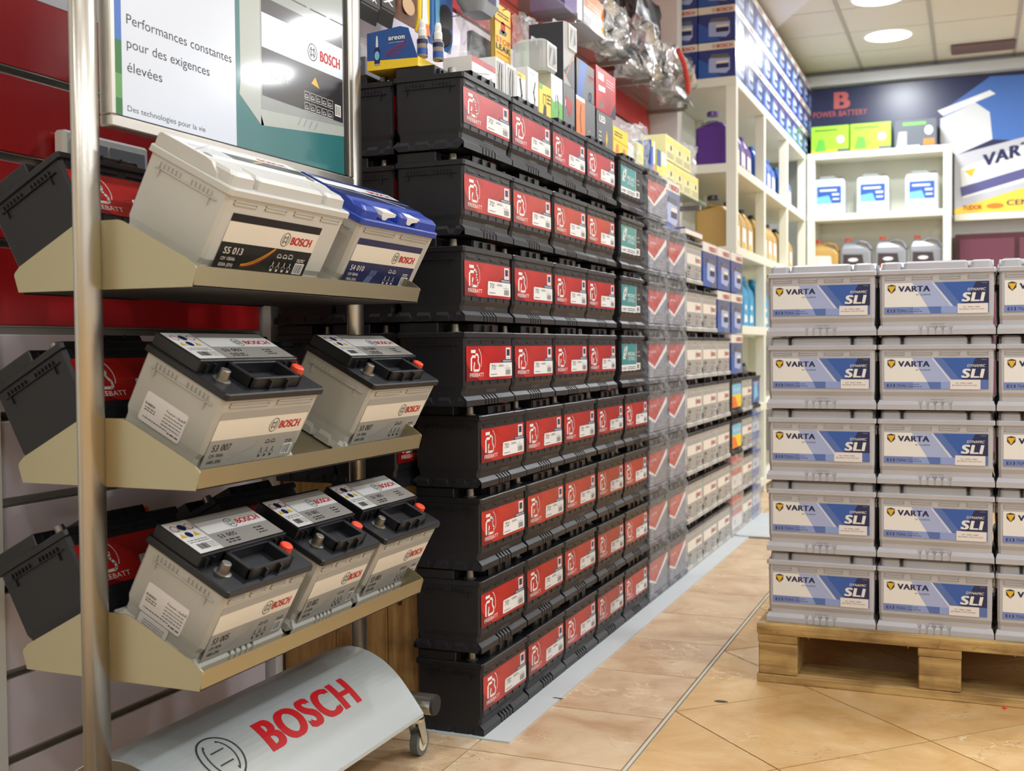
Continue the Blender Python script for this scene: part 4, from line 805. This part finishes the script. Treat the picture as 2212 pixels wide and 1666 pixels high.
bag(-1.53, 5.42, 2.375, .05, .22, .12, P('dark_net', 70, 70, 74, .3, noise=.8, nscale=60), 'dark mottled bundle above the silvery ones', 37, .01, name='wrapped_bundle', cat='bundle')
# ================================================================ display stand
XS = -1.241
st = thing('display_stand', 'two-sided silver metal display stand on casters with three sloping trays', 'display stand', (XS, 1.75, 0))
def sy(y): return y-1.75
for y, zt in ((1.352, 2.05), (2.155, 2.05)):
    a = MB(); a.cyl((0, sy(y), .13), (0, sy(y), zt), 1, 1, brush, 28, (.0145, .026)); a.build('post', st, (-.010, 0, 0), smooth=True)
T = R(28)
def tray(z0):
    a = MB(); t = .0015; y0, y1 = sy(1.372), sy(2.098)
    prof = [(.176, z0), (.171, z0-.0285), (.115, z0-.0285), (.0, z0+.034), (-.115, z0-.0285), (-.171, z0-.0285), (-.176, z0)]
    for i in range(6):
        (xa, za), (xb, zb) = prof[i], prof[i+1]; d_ = Vector((xb-xa, zb-za)).normalized(); n = Vector((d_.y, -d_.x))*t
        a.prism([(xa, za), (xb, zb), (xb+n.x, zb+n.y), (xa+n.x, za+n.y)], 'y', y0, y1, traym)
    o = a.build('tray', st)
    a = MB(); a.box(-.169, .169, y0+.002, y1-.002, z0-.0312, z0-.0302, P('tray_underside_shade', 40, 40, 42, .7)); a.build('underside', o)  # dark sheet: the shadow beneath the tray is put into its colour
    side = [(.176, z0), (.1775, z0-.004), (.169, z0-.031), (-.169, z0-.031), (-.1775, z0-.004), (-.176, z0), (-.166, z0+.010), (-.050, z0+.072), (-.040, z0+.075), (.033, z0+.075), (.043, z0+.072), (.160, z0+.012)]
    for yy in (y0-.0015, y1): a = MB(); a.prism(side, 'y', yy, yy+.0015, traym); a.build('side_plate', o)
for z0 in (1.019, .715, .413): tray(z0)
# poster in its frame
fr = MB(); y0, y1, z0 = sy(1.385), sy(2.120), 1.241
for a_ in ((-.012, .012, y0, y1, z0, z0+.018), (-.012, .012, y0, y0+.012, z0+.018, 2.03), (-.012, .012, y1-.016, y1, z0+.018, 2.03), (-.012, .012, y0, y1, 2.03, 2.045)): fr.box(*a_, brush, .002)
fo = fr.build('poster_frame', st)
W_, H_ = y1-y0-.028, .77; d = D(lambda u, v, e: (.004+e, y0+.012+u, z0+.018+v), .0001)
pw = P('poster_white', 208, 217, 232, .3, coat=.8); pt = P('poster_teal', 36, 112, 116, .3, coat=1, crough=.07); pg1 = P('poster_battery_grey', 150, 158, 158, .3, coat=1, crough=.07); pg2 = P('poster_battery_side', 176, 184, 180, .3, coat=1, crough=.07); pblk = P('poster_black', 40, 38, 44, .3, coat=1, crough=.07)
d.rect(pt, 0, 0, W_, H_); d.rect(P('poster_green', 46, 112, 52), 0, 0, .024, H_, 1); d.rect(P('poster_green2', 92, 150, 84), 0, .03, .024, .068, 2); d.rect(P('poster_blue2', 66, 110, 190), 0, .12, .024, .19, 2); d.rect(P('poster_blue3', 60, 70, 150), 0, .19, .024, H_, 2)
d.rect(pw, .022, 0, .318, H_, 3); d.rect(blk, W_-.011, 0, W_, H_, 8); d.rect(blk, 0, 0, W_, .004, 8)
for i, s_ in enumerate(('Performances constantes', 'pour des exigences', 'élevées')): d.text(txt, s_, .034, .150-i*.0375, .0165, (.272, .208, .083)[i], .0, L=4)
d.text(txt, 'Des technologies pour la vie', .033, .013, .0095, .195, .0, L=4)
d.poly(pg2, [(.332, .115), (.395, .075), (.395, .6), (.332, .6)], 2); d.poly(pg1, [(.395, .075), (.70, .105), (.70, .6), (.395, .6)], 2); d.poly(pg2, [(.332, .13), (.395, .088), (.395, .075), (.405, .055), (.395, .055), (.328, .100)], 3); d.poly(pg2, [(.395, .055), (.70, .085), (.70, .105), (.395, .085)], 3)
for k in range(4): d.stroke(pg1, [(.52+k*.02, .078), (.532+k*.02, .094)], .004, 4); d.stroke(greyd, [(.42+k*.075, .318), (.48+k*.075, .318)], .003, 4)
q = lambda u, v: (.40+u*.292, .112+v*.185)
d.poly(pblk, [q(0, 0), q(1, 0), q(1, 1), q(0, 1)], 4); d.poly(pw, [q(0, .49), q(1, .49), q(1, .84), q(0, .84)], 5); d.text(boschred, 'BOSCH', .605, .222, .022, .076, .03, L=7); armature(d, greyd, .576, .233, .0165, 7)
d.text(wht, 'S5 A', .425, .150, .017, .062, .01, L=7)
for i in range(2):
    for j in range(5): d.stroke(wht, [(.545+j*.022, .150-i*.022), (.563+j*.022, .150-i*.022), (.563+j*.022, .134-i*.022), (.545+j*.022, .134-i*.022), (.545+j*.022, .150-i*.022)], .0008, 7); carpict(d, wht, .547+j*.022, .138-i*.022, .011, 7)
d.rect(wht, .660, .122, .683, .146, 7); d.bars(txt, .662, .124, .681, .144, 8, 8); d.poly(gold, [(.57, .170), (.60, .165), (.585, .185)], 6)
po = d.build('poster', fo); MATS['print_black'].node_tree.nodes['Principled BSDF'].inputs['Roughness'].default_value = .3
bk = MB(); bk.box(-.004, .004, y0+.010, y1-.010, z0+.010, 2.035, pt); bk.build('backing_board', fo)
# arched base cover
arc = [(.160, .120), (.152, .131), (.134, .155), (.103, .192), (.066, .222), (.026, .240), (-.012, .246), (-.05, .240), (-.09, .222), (-.127, .192), (-.158, .155), (-.176, .131), (-.184, .120)]
def arcsm(p, k=4):
    out = []
    for i in range(len(p)-1):
        p0, p1, p2, p3 = p[max(i-1, 0)], p[i], p[i+1], p[min(i+2, len(p)-1)]
        for j in range(k):
            t = j/k; out.append(tuple(.5*(2*p1[c]+(p2[c]-p0[c])*t+(2*p0[c]-5*p1[c]+4*p2[c]-p3[c])*t*t+(3*p1[c]-p0[c]-3*p2[c]+p3[c])*t**3) for c in (0, 1)))
    out.append(p[-1]); return out
AR = arcsm(arc); ca = [0]
for i in range(1, len(AR)): ca.append(ca[-1]+math.dist(AR[i], AR[i-1]))
def onarc(s, e):
    i = 0
    while i < len(ca)-2 and ca[i+1] < s: i += 1
    t = (s-ca[i])/(ca[i+1]-ca[i]); a_, b_ = AR[i], AR[i+1]; dx, dz = b_[0]-a_[0], b_[1]-a_[1]; l = math.hypot(dx, dz)
    return a_[0]+dx*t+dz/l*e, a_[1]+dz*t-dx/l*e
yb0, yb1 = sy(1.395), sy(2.125)
a = MB(); outer = AR; inner = [onarc(s, -.0015) for s in ca]
ring = [(p[0], p[1]) for p in outer]; rin = [(p[0], p[1]) for p in inner]
n = len(ring); vs = []
for yy in (yb0, yb1): vs += [(p[0], yy, p[1]) for p in ring]+[(p[0], yy, p[1]) for p in rin]
fs = []
for i in range(n-1): fs += [(i, i+1, 2*n+i+1, 2*n+i), (n+i+1, n+i, 3*n+i, 3*n+i+1), (i+1, i, n+i, n+i+1), (2*n+i, 2*n+i+1, 3*n+i+1, 3*n+i)]
a.add(vs, fs, covm); co = a.build('base_cover', st, smooth=False)
for sgx, (px, pz) in ((1, AR[0]), (-1, AR[-1])):
    a = MB(); a.box(*sorted((px-.004*sgx, px+.002*sgx)), yb0, yb1, pz-.010, pz, covm, .001); a.build('cover_flange', co)
d = D(lambda u, v, e: (lambda p: (p[0], sy(1.56)+u, p[1]))(onarc(max(v, .001), e+.0003)), .0001)
red_e = P('emblem_red', 190, 24, 34, .35)
d.text(red_e, 'BOSCH', .096, .087, .066, .300, .035, L=3, cuts=16); 
em = D(d.fn, .0003); EU, EV = -.018, .123; em.ring(txt, EU, EV, .046, .0032, 1, n=36); em.ring(txt, EU, EV, .030, .0026, 1, 125, 235, 10, ry=.038); em.ring(txt, EU, EV, .030, .0026, 1, -55, 55, 10, ry=.038)
for sg in (-1, 1): em.stroke(txt, [(EU+sg*.0165, EV-.032), (EU+sg*.0165, EV+.032)], .0028, 1)
for vv in (EV-.013, EV+.013): em.stroke(txt, [(EU-.0165, vv), (EU+.0165, vv)], .0028, 1)
o = d.build('cover_lettering', co); em.build('cover_emblem', co)
for yy in (1.375, 2.158):
    a = MB(); a.cyl((-.19, sy(yy), .127), (.172, sy(yy), .127), .0225, .0225, brush, 24); c_ = a.build('crossbar', st)
    for sg, x in ((1, .172), (-1, -.19)): a = MB(); a.cyl((x-.002*sg, sy(yy), .127), (x+.004*sg, sy(yy), .127), .0232, .0215, darkrub, 24); a.build('end_cap', c_)
    for x in (.118, -.13):
        a = MB(); a.cyl((x, sy(yy)+.012, .088), (x, sy(yy)+.012, .105), .019, .019, darkrub, 18); a.cyl((x, sy(yy)+.012, .082), (x, sy(yy)+.012, .089), .021, .021, zinc, 18)
        for s2 in (-1, 1): a.prism([(sy(yy)-.004, .085), (sy(yy)+.028, .085), (sy(yy)+.040, .040), (sy(yy)+.034, .024), (sy(yy)+.024, .028)], 'x', x+s2*.013, x+s2*.013+.0015, zinc)
        c_ = a.build('caster', st)
        a = MB(); cyy = sy(yy)+.030; a.cyl((x-.009, cyy, .031), (x+.009, cyy, .031), .029, .029, rubber, 26); a.cyl((x-.0105, cyy, .031), (x+.0105, cyy, .031), .019, .019, P('wheel_hub', 206, 200, 184), 22); a.cyl((x-.0165, cyy, .031), (x+.0165, cyy, .031), .005, .005, zinc, 10); a.build('wheel', c_)
# batteries on the stand
def on_stand(key, mk, y0, L, z0, lab, side=1, dx=None, dz=0, group=None):
    if side > 0:
        fx, fz = XS+(.121 if dx is None else dx), z0-.0262+dz; c = (fx-.0875*math.cos(T), fz+.0875*math.sin(T)); rot = (0, T, 0)
    else:
        ix, iz = XS+(-.036 if dx is None else dx), z0+.050+dz; c = (ix-.0875*math.cos(T), iz-.0875*math.sin(T)); rot = (0, -T, 0)
    return place(key, mk, (c[0], y0+L/2, c[1]), rot, lab, 'car battery', group)
on_stand('w', white_battery, 1.433, .353, 1.019, 'large pale grey battery with black label on the top tray')
on_stand('b', blue_battery, 1.835, .315, 1.019, 'grey battery with bright blue lid on the top tray')
on_stand('s7a', s3_battery(.278, 'S3 007', '12V 70Ah', '640A (EN)', sticker=1, slots='two'), 1.421, .278, .715, 'nearer grey battery with black lid on the middle tray')
on_stand('s7b', s3_battery(.278, 'S3 007', '12V 70Ah', '640A (EN)', slots='two'), 1.878, .278, .715, 'farther grey battery with black lid on the middle tray')
on_stand('s5a', s3_battery(.242, 'S3 005', '12V 56Ah', '480A (EN)', sticker=2), 1.415, .242, .413, 'nearest of three grey batteries on the bottom tray')
on_stand('s2', s3_battery(.207, 'S3 002', '12V 45Ah', '400A (EN)'), 1.687, .207, .413, 'middle and smallest grey battery on the bottom tray')
on_stand('s5b', s3_battery(.242, 'S3 005', '12V 56Ah', '480A (EN)'), 1.915, .242, .413, 'farthest of three grey batteries on the bottom tray')
for z0, nm in ((1.019, 'top'), (.715, 'middle'), (.413, 'bottom')):
    on_stand('fb', fb_battery, 1.400, .2785, z0, f'black red-labelled battery leaning on the wall side of the {nm} tray, nearer end', -1)
    on_stand('fb', fb_battery, 1.790, .2785, z0, f'black red-labelled battery leaning on the wall side of the {nm} tray, farther end', -1)
# ================================================================ pallet and silver batteries
t = thing('wooden_pallet', 'wooden pallet carrying the silver batteries', 'pallet', (-.53, 3.0, 0)); PW, PD = .81, 1.2
for k in range(3):
    y0_ = (0, .5275, 1.055)[k]; a = MB(); a.box(0, PW, y0_, y0_+.145, 0, .022, pal_x, .002); a.build('skid_board', t)
    for j in range(3):
        a = MB(); x0 = (.004, .405, .708)[j]; a.box(x0, x0+.100, y0_+.002, y0_+.143, .0225, .106, pal_z, .003); a.build('block', t)
for j in range(3): a = MB(); x0 = (.002, .403, .706)[j]; a.box(x0, x0+.103, .002, PD, .1065, .128, pal_z, .002); a.build('stringer_board', t)
for k in range(7): a = MB(); y0_ = k*.177; a.box(0, PW, y0_, y0_+.135, .1285, .1575, pal_x, .002); a.build('deck_board', t)
a = MB(); rnd = random.Random(5); 
for k in range(26):
    x = rnd.uniform(0, .78); a.tube([(x, -.001, .130+rnd.uniform(0, .02)), (x+rnd.uniform(.005, .02), -.004-rnd.random()*.006, .13+rnd.uniform(-.004, .02))], .0006, pal_x, 4)
o = a.build('splinters', t); o['kind'] = 'stuff'
YV = 3.0266; PZ = .158
VL = ['left', 'middle', 'right']
for r in range(5):
    for c in range(3):
        for d_ in range(3):
            var = (r+2*c) % 3 if (r, c) != (3, 1) else 2
            if d_: cl = 'silver battery behind the front row on the pallet'
            else: cl = f'silver battery in the {VL[c]} column on the pallet, {["bottom layer","second layer up","middle layer","fourth layer up","top layer"][r]}'
            place(f'v{var}', varta_battery(var), (-.509+.281*c+.1395, YV+.0875+.178*d_, PZ+.19*r), (0, 0, -R(90)), cl, 'car battery', 'silver batteries on the pallet front' if not d_ and c < 3 else ('silver batteries beyond the frame' if c == 3 else 'silver batteries behind the pallet front'))
a = MB(); a.lathe([(.004, 0), (.005, .003), (.003, .007)], red_cap, 8); tag(a.build('plastic_scrap', None, (.075, 2.985, 0)), 'tiny red plastic scrap on the floor by the pallet', 'scrap')
a = MB(); a.prism([(0, 0), (.012, -.004), (.028, 0), (.034, .006), (.022, .012), (.006, .010)], 'z', 0, .0012, blk); tag(a.build('debris_flake', None, (-.60, 2.79, .0002)), 'small dark flake on the golden floor tiles', 'scrap')
a = MB(); a.prism([(0, 0), (.01, .001), (.026, -.002), (.028, .003), (.006, .005)], 'z', 0, .001, blk); tag(a.build('debris_flake', None, (-.985, 2.66, .0042)), 'small dark flake on the pale floor board edge', 'scrap')
# ================================================================ white shelving
def shelving(name, label, origin, along, n, pitch, depth, levels, facing):
    t = thing(name, label, 'shelving', origin)
    def bx(p0, p1, q0, q1, z0, z1, nm):
        a = MB()
        if along == 'y': a.box(-q1, -q0, p0, p1, z0, z1, shelfw, .002)
        else: a.box(p0, p1, q0, q1, z0, z1, shelfw, .002)
        a.build(nm, t)
    for k in range(n+1):
        for q in (0, depth-.055): bx(k*pitch-(.055 if k == n else (.0275 if k else 0)), k*pitch+(.055 if k == 0 else (.0275 if k < n else 0)), q, q+.055, 0, levels[-1]-.0485, 'upright')
    for z in levels: bx(-.0012, n*pitch+.0012, -.0012, depth-.002, z-.048, z, 'shelf_board')
    bx(0, n*pitch, depth, depth+.008, 0, levels[-1], 'back_panel')
    return t
LV = [.09, .55, 1.005, 1.43, 1.875, 2.335]
shelving('shelving_unit', 'long cream white shelving unit along the left wall', (-1.18, 6.07, 0), 'y', 3, .90, .42, LV, 'x')
shelving('shelving_unit', 'cream white shelving unit against the far wall below the banner', (-1.17, 8.77, 0), 'x', 1, 1.015, .30, LV, 'y')
# cartons on top
rows = 0
for lv in range(3):
    for k in range(11):
        y0 = 6.075+k*.285
        lab = f'blue battery carton above the shelving, {["lowest","middle","top"][lv]} layer, {nth(k) if k < 10 else "last"} from the near end'
        o = place('carton2', carton(.278, .20, .19), (-1.18-.10-.004, y0+.14, 2.337+lv*.192), (0, 0, 0), lab, 'box', 'blue cartons on top of the shelving')
for lv in range(3):
    place('carton3', carton(.278, .17, .19), (-1.475, 6.215, 2.337+lv*.192), (0, 0, 0), f'blue battery carton next to the white column, {["lowest","middle","top"][lv]} of three', 'box', 'blue cartons on top of the shelving')
# bottles
def bottle(h, w_, dp, body, cap, lab1, lab2, handle=True, style='oil', disc=True):
    def mk():
        t = bpy.data.objects.new('oil_bottle', None); COL.objects.link(t); a = MB()
        # width along local Y, front print faces +X
        if style == 'can':
            a.loft([rr(dp/2-.004, w_/2-.004, .02, z=0, k=3), rr(dp/2, w_/2, .025, z=.008, k=3), rr(dp/2, w_/2, .025, z=h*.84, k=3), rr(dp/2-.012, w_/2-.012, .02, z=h*.91, k=3), rr(dp/2-.03, w_/2-.03, .02, z=h*.92, k=3)], body); a.build('body', t)
            a = MB(); a.tube([(0, -w_*.32, h*.91), (0, -w_*.30, h*.98), (0, w_*.12, h*.98), (0, w_*.16, h*.91)], .012, body); a.build('handle', t)
            a = MB(); a.lathe([(.022, h*.91), (.022, h*.96)], cap, 14, 0, w_*.34); a.build('cap', t)
        else:
            a.loft([rr(dp/2-.003, w_/2-.003, .014, z=0, k=2), rr(dp/2, w_/2, .016, z=.006, k=2), rr(dp/2, w_/2, .016, z=h*.58, k=2), *((rr(dp/2*.92, w_/2*.86, .016, 0, -w_*.06, h*.70, 2), rr(dp/2*.6, w_/2*.42, .012, 0, -w_*.22, h*.83, 2), rr(.017, .019, .014, 0, -w_*.27, h*.90, 2), rr(.017, .019, .014, 0, -w_*.27, h*.93, 2)) if handle else (rr(dp/2, w_/2, .018, 0, 0, h*.68, 2), rr(dp/2*.8, w_/2*.74, .03, 0, 0, h*.78, 3), rr(.032, .032, .031, 0, 0, h*.82, 4), rr(.030, .030, .029, 0, 0, h*.93, 4)))], body); a.build('body', t)
            if handle: a = MB(); a.tube([(0, -w_*.10, h*.84), (0, w_*.12, h*.90), (0, w_*.36, h*.84), (0, w_*.47, h*.68), (0, w_*.46, h*.50), (0, w_*.40, h*.40)], .013, body, 8); a.build('handle', t)
            a = MB(); ck = 1 if handle else 1.55; a.lathe([(.020*ck, h*.915), (.021*ck, h*.92), (.020*ck, h*.985), (.016*ck, h)], cap, 14, 0, -w_*.27 if handle else 0); a.build('cap', t)
        if lab1 is body: return t
        d = D(faceX(dp/2+.0008, -w_/2, 0), .0004)
        if style == 'can': d.rect(lab1, w_*.14, h*.30, w_*.88, h*.72); d.poly(lab2, [(w_*.14, h*.30), (w_*.6, h*.30), (w_*.5, h*.5), (w_*.14, h*.46)], 1); d.rect(wht, w_*.22, h*.60, w_*.75, h*.65, 1); d.rect(wht, w_*.60, h*.49, w_*.82, h*.54, 2); d.rect(wht, w_*.62, h*.38, w_*.82, h*.42, 2)
        else: d.poly(lab1, [(w_*.08, h*.06), (w_*.80, h*.06), (w_*.72, h*.52), (w_*.10, h*.54)]); d.poly(lab2, [(w_*.15, h*.08), (w_*.7, h*.10), (w_*.6, h*.22), (w_*.2, h*.24)], 1); d.disc(wht, w_*.42, h*.38, w_*.16, h*.05, 1)
        d.build('front_label', t); return t
    return mk
purp = P('purple_plastic', 92, 52, 140, .3); goldb = P('gold_bottle_plastic', 188, 152, 84, .35); blub_ = P('blue_bottle_plastic', 40, 90, 170, .3); cyanb = P('cyan_bottle_plastic', 30, 140, 190, .3); greyb = P('dark_silver_plastic', 132, 134, 138, .3, metal=.3); silvb = P('silver_jug_plastic', 150, 152, 158, .3, metal=.3)
def rowb(key, mk, z, ys_, lab, grp):
    for i, yy in enumerate(ys_): place(key, mk, (-1.285, yy, z), (0, 0, 0), lab.format(nth(i)), 'bottle', grp)
t = place('bigp', bottle(.30, .17, .11, purp, purp, purp, purp, False), (-1.33, 6.18, 1.876), (0, 0, R(-90)), 'purple bottle at the open near end of the shelving', 'bottle')
t = place('bigg', bottle(.29, .18, .13, goldb, blk, goldb, goldb, False), (-1.33, 6.19, 1.431), (0, 0, R(-90)), 'tall gold bottle with black cap at the open near shelf end', 'bottle')
rowb('pu', bottle(.25, .17, .09, purp, purp, wht, redl), 1.876, (6.42, 6.60, 6.78), '{} purple bottle with white label in the near upper cell', 'purple bottles')
rowb('bl', bottle(.25, .16, .09, blub_, blub_, wht, redl), 1.876, (7.12, 7.30, 7.48, 7.66), '{} blue bottle in the middle upper cell', 'blue bottles')
rowb('bl', None, 1.876, (8.02, 8.20, 8.38), '{} blue bottle in the far upper cell', 'blue bottles')
rowb('go', bottle(.27, .18, .10, goldb, blk, wht, gold), 1.431, (6.40, 6.60, 6.80), '{} gold bottle with white label in the near middle cell', 'gold bottles')
rowb('go', None, 1.431, (7.12, 7.31, 7.50, 7.69), '{} gold bottle in the central middle cell', 'gold bottles')
rowb('go', None, 1.431, (8.02, 8.21, 8.40), '{} gold bottle in the far middle cell', 'gold bottles')
rowb('cy', bottle(.30, .19, .10, cyanb, cyanb, P('cyan_label', 60, 160, 205), wht), 1.006, (6.25, 6.45, 6.65, 6.83), '{} bright blue bottle beside the carton columns', 'bright blue bottles')
rowb('cy', None, 1.006, (7.14, 7.34), '{} bright blue bottle past the second upright', 'bright blue bottles')
rowb('gr', bottle(.24, .18, .10, greyb, blk, greyb, greyp), .551, (6.25, 6.45, 6.65, 6.83), '{} dark silver bottle on the low shelf', 'dark silver bottles')
# far shelf contents (faces toward the camera side, -Y)
for i, x in enumerate((-1.02, -.705, -.36)):
    place('can', bottle(.30, .235, .16, frost, navy, bluep, skyp, style='can'), (x, 8.92, 1.8755), (0, 0, R(-90)), f'translucent water canister with blue label, {["left","middle","right"][i]} of three', 'canister', 'translucent canisters')
place('jg', bottle(.265, .20, .10, goldb, red_cap, cream, greyp), (-1.05, 8.90, 1.431), (0, 0, R(-90)), 'gold oil jug with red cap on the far shelf', 'bottle')
for i, x in enumerate((-.825, -.575, -.33)):
    place('js', bottle(.27, .225, .10, silvb, red_cap, P('label_black_red', 60, 50, 52), orng), (x, 8.90, 1.431), (0, 0, R(-90)), f'silver oil jug with red cap on far shelf, {["left","middle","right"][i]} of three', 'bottle', 'silver oil jugs')
lime = P('lime_carton', 150, 205, 50, .35)
def limep(d, w_, h): d.rect(P('print_olive', 90, 130, 40), w_*.1, h*.82, w_*.7, h*.88); d.poly(grn, [(w_*.1, h*.1), (w_*.4, h*.1), (w_*.35, h*.5), (w_*.2, h*.55)], 1); d.disc(wht, w_*.78, h*.5, w_*.1, h*.14); d.rect(gold, 0, 0, w_*.7, h*.14); d.rect(greyd, w_*.7, 0, w_, h*.16)
def darkp(d, w_, h): d.rect(grn, w_*.2, h*.8, w_*.75, h*.9); d.disc(wht, w_*.82, h*.6, w_*.1, h*.16); d.poly(greyp, [(w_*.05, h*.1), (w_*.3, h*.1), (w_*.3, h*.6), (w_*.1, h*.6)], 1); d.rect(orng, w_*.7, h*.1, w_*.95, h*.3, 1); d.rect(wht, w_*.05, 0, w_*.6, h*.1)
for x0, x1, b_, f_, lab in ((-1.15, -.875, lime, limep, 'lime green carton on the far shelving, left one'), (-.865, -.575, lime, limep, 'lime green carton on the far shelving, right one'), (-.55, -.26, P('dark_carton', 84, 90, 98), darkp, 'dark grey carton with green lettering on the far shelving')):
    t = thing('product_box', lab, 'box', ((x0+x1)/2, 8.93, 2.336)); a = MB(); a.box(-(x1-x0)/2, (x1-x0)/2, -.09, .09, 0, .21, b_, .002); a.build('carton', t); d = D(faceNY(-.09, -(x1-x0)/2, 0), .0004); f_(d, x1-x0, .21); d.build('front_print', t)
# banner
t = thing('wall_banner', 'wide navy and blue battery banner on the far wall', 'banner', (-1.2, 9.095, 1.86)); a = MB(); bn = P('banner_navy', 34, 40, 78, .3); a.box(0, 3.2, -.012, 0, 0, 1.02, bn); a.build('panel', t)
d = D(faceNY(-.012, 0, 0), .0006); Q = lambda *p: [(a_+1.2, b_-1.86) for a_, b_ in p]
d.poly(P('banner_blue', 70, 110, 180, .3), Q((-.25, 2.62), (.1, 2.86), (2.0, 2.80), (2.0, 2.2), (.1, 2.40))); d.poly(P('banner_grey', 186, 188, 196, .3), Q((-.14, 1.9), (-.14, 2.30), (.9, 2.52), (2, 2.6), (2, 1.9)), 1)
d.poly(P('banner_grey_light', 206, 210, 212, .3), Q((-.24, 2.58), (.0, 2.68), (.10, 2.60), (.12, 2.40), (-.13, 2.30), (-.24, 2.40)), 2); d.poly(wht, Q((-.26, 2.64), (.10, 2.76), (.14, 2.73), (-.22, 2.60)), 2)
d.poly(wht, Q((-.10, 2.20), (.9, 2.52), (.9, 2.20), (-.08, 1.98)), 3); d.poly(P('banner_strip', 84, 84, 136), Q((-.10, 2.06), (.9, 2.32), (.9, 2.25), (-.09, 1.99)), 4)
d.poly(gold, Q((-.07, 2.18), (.01, 2.20), (-.02, 2.13)), 5); vs, fs, wd = glyphs('VARTA', .03); [d.b.add([d.fn(1.2+.06+o_+x*.42/wd, .34+y*.13+x*.42/wd*.27, .005+abs(o_)*.02+o_*.01) for x, y in vs], fs, navy) for o_ in (-.007, 0, .007)]
d.poly(P('banner_yellow', 240, 196, 70), Q((-.14, 1.865), (2, 1.865), (2, 2.15), (.5, 2.08), (-.14, 1.90)), 5); d.text(redl, 'TUDOR', 1.12, .03, .035, .13, .02, L=7); d.text(navy, 'CENTRA', 1.42, .05, .04, .3, .02, L=7); d.disc(orng, 1.34, .05, .06, .02, 6)
d.text(P('banner_red', 190, 90, 90), 'B', .20, .86, .13, .10, .04, L=3); d.text(MATS['banner_red'], 'POWER BATTERY', .035, .80, .045, .40, .01, L=3); d.build('print', t)
a = MB(); a.box(-.135, 2.0, 8.95, 9.1, 1.80, 1.85, shelfw, .002); tag(a.build('wall_ledge'), 'white ledge shelf under the banner at the right', 'shelf')
t = thing('glass_cabinet', 'dark red glass-fronted cabinet below the white ledge', 'cabinet', (.9, 8.95, 0)); a = MB(); a.box(-1.03, 1.1, 0, .14, 0, 1.70, P('cabinet_maroon', 74, 34, 44, .2)); a.build('body', t)
for k in range(5): a = MB(); x = -1.0+k*.40; a.box(x, x+.37, -.012, 0, .1, 1.66, P('maroon_glass', 104, 60, 76, .08), .002); a.build('door', t)
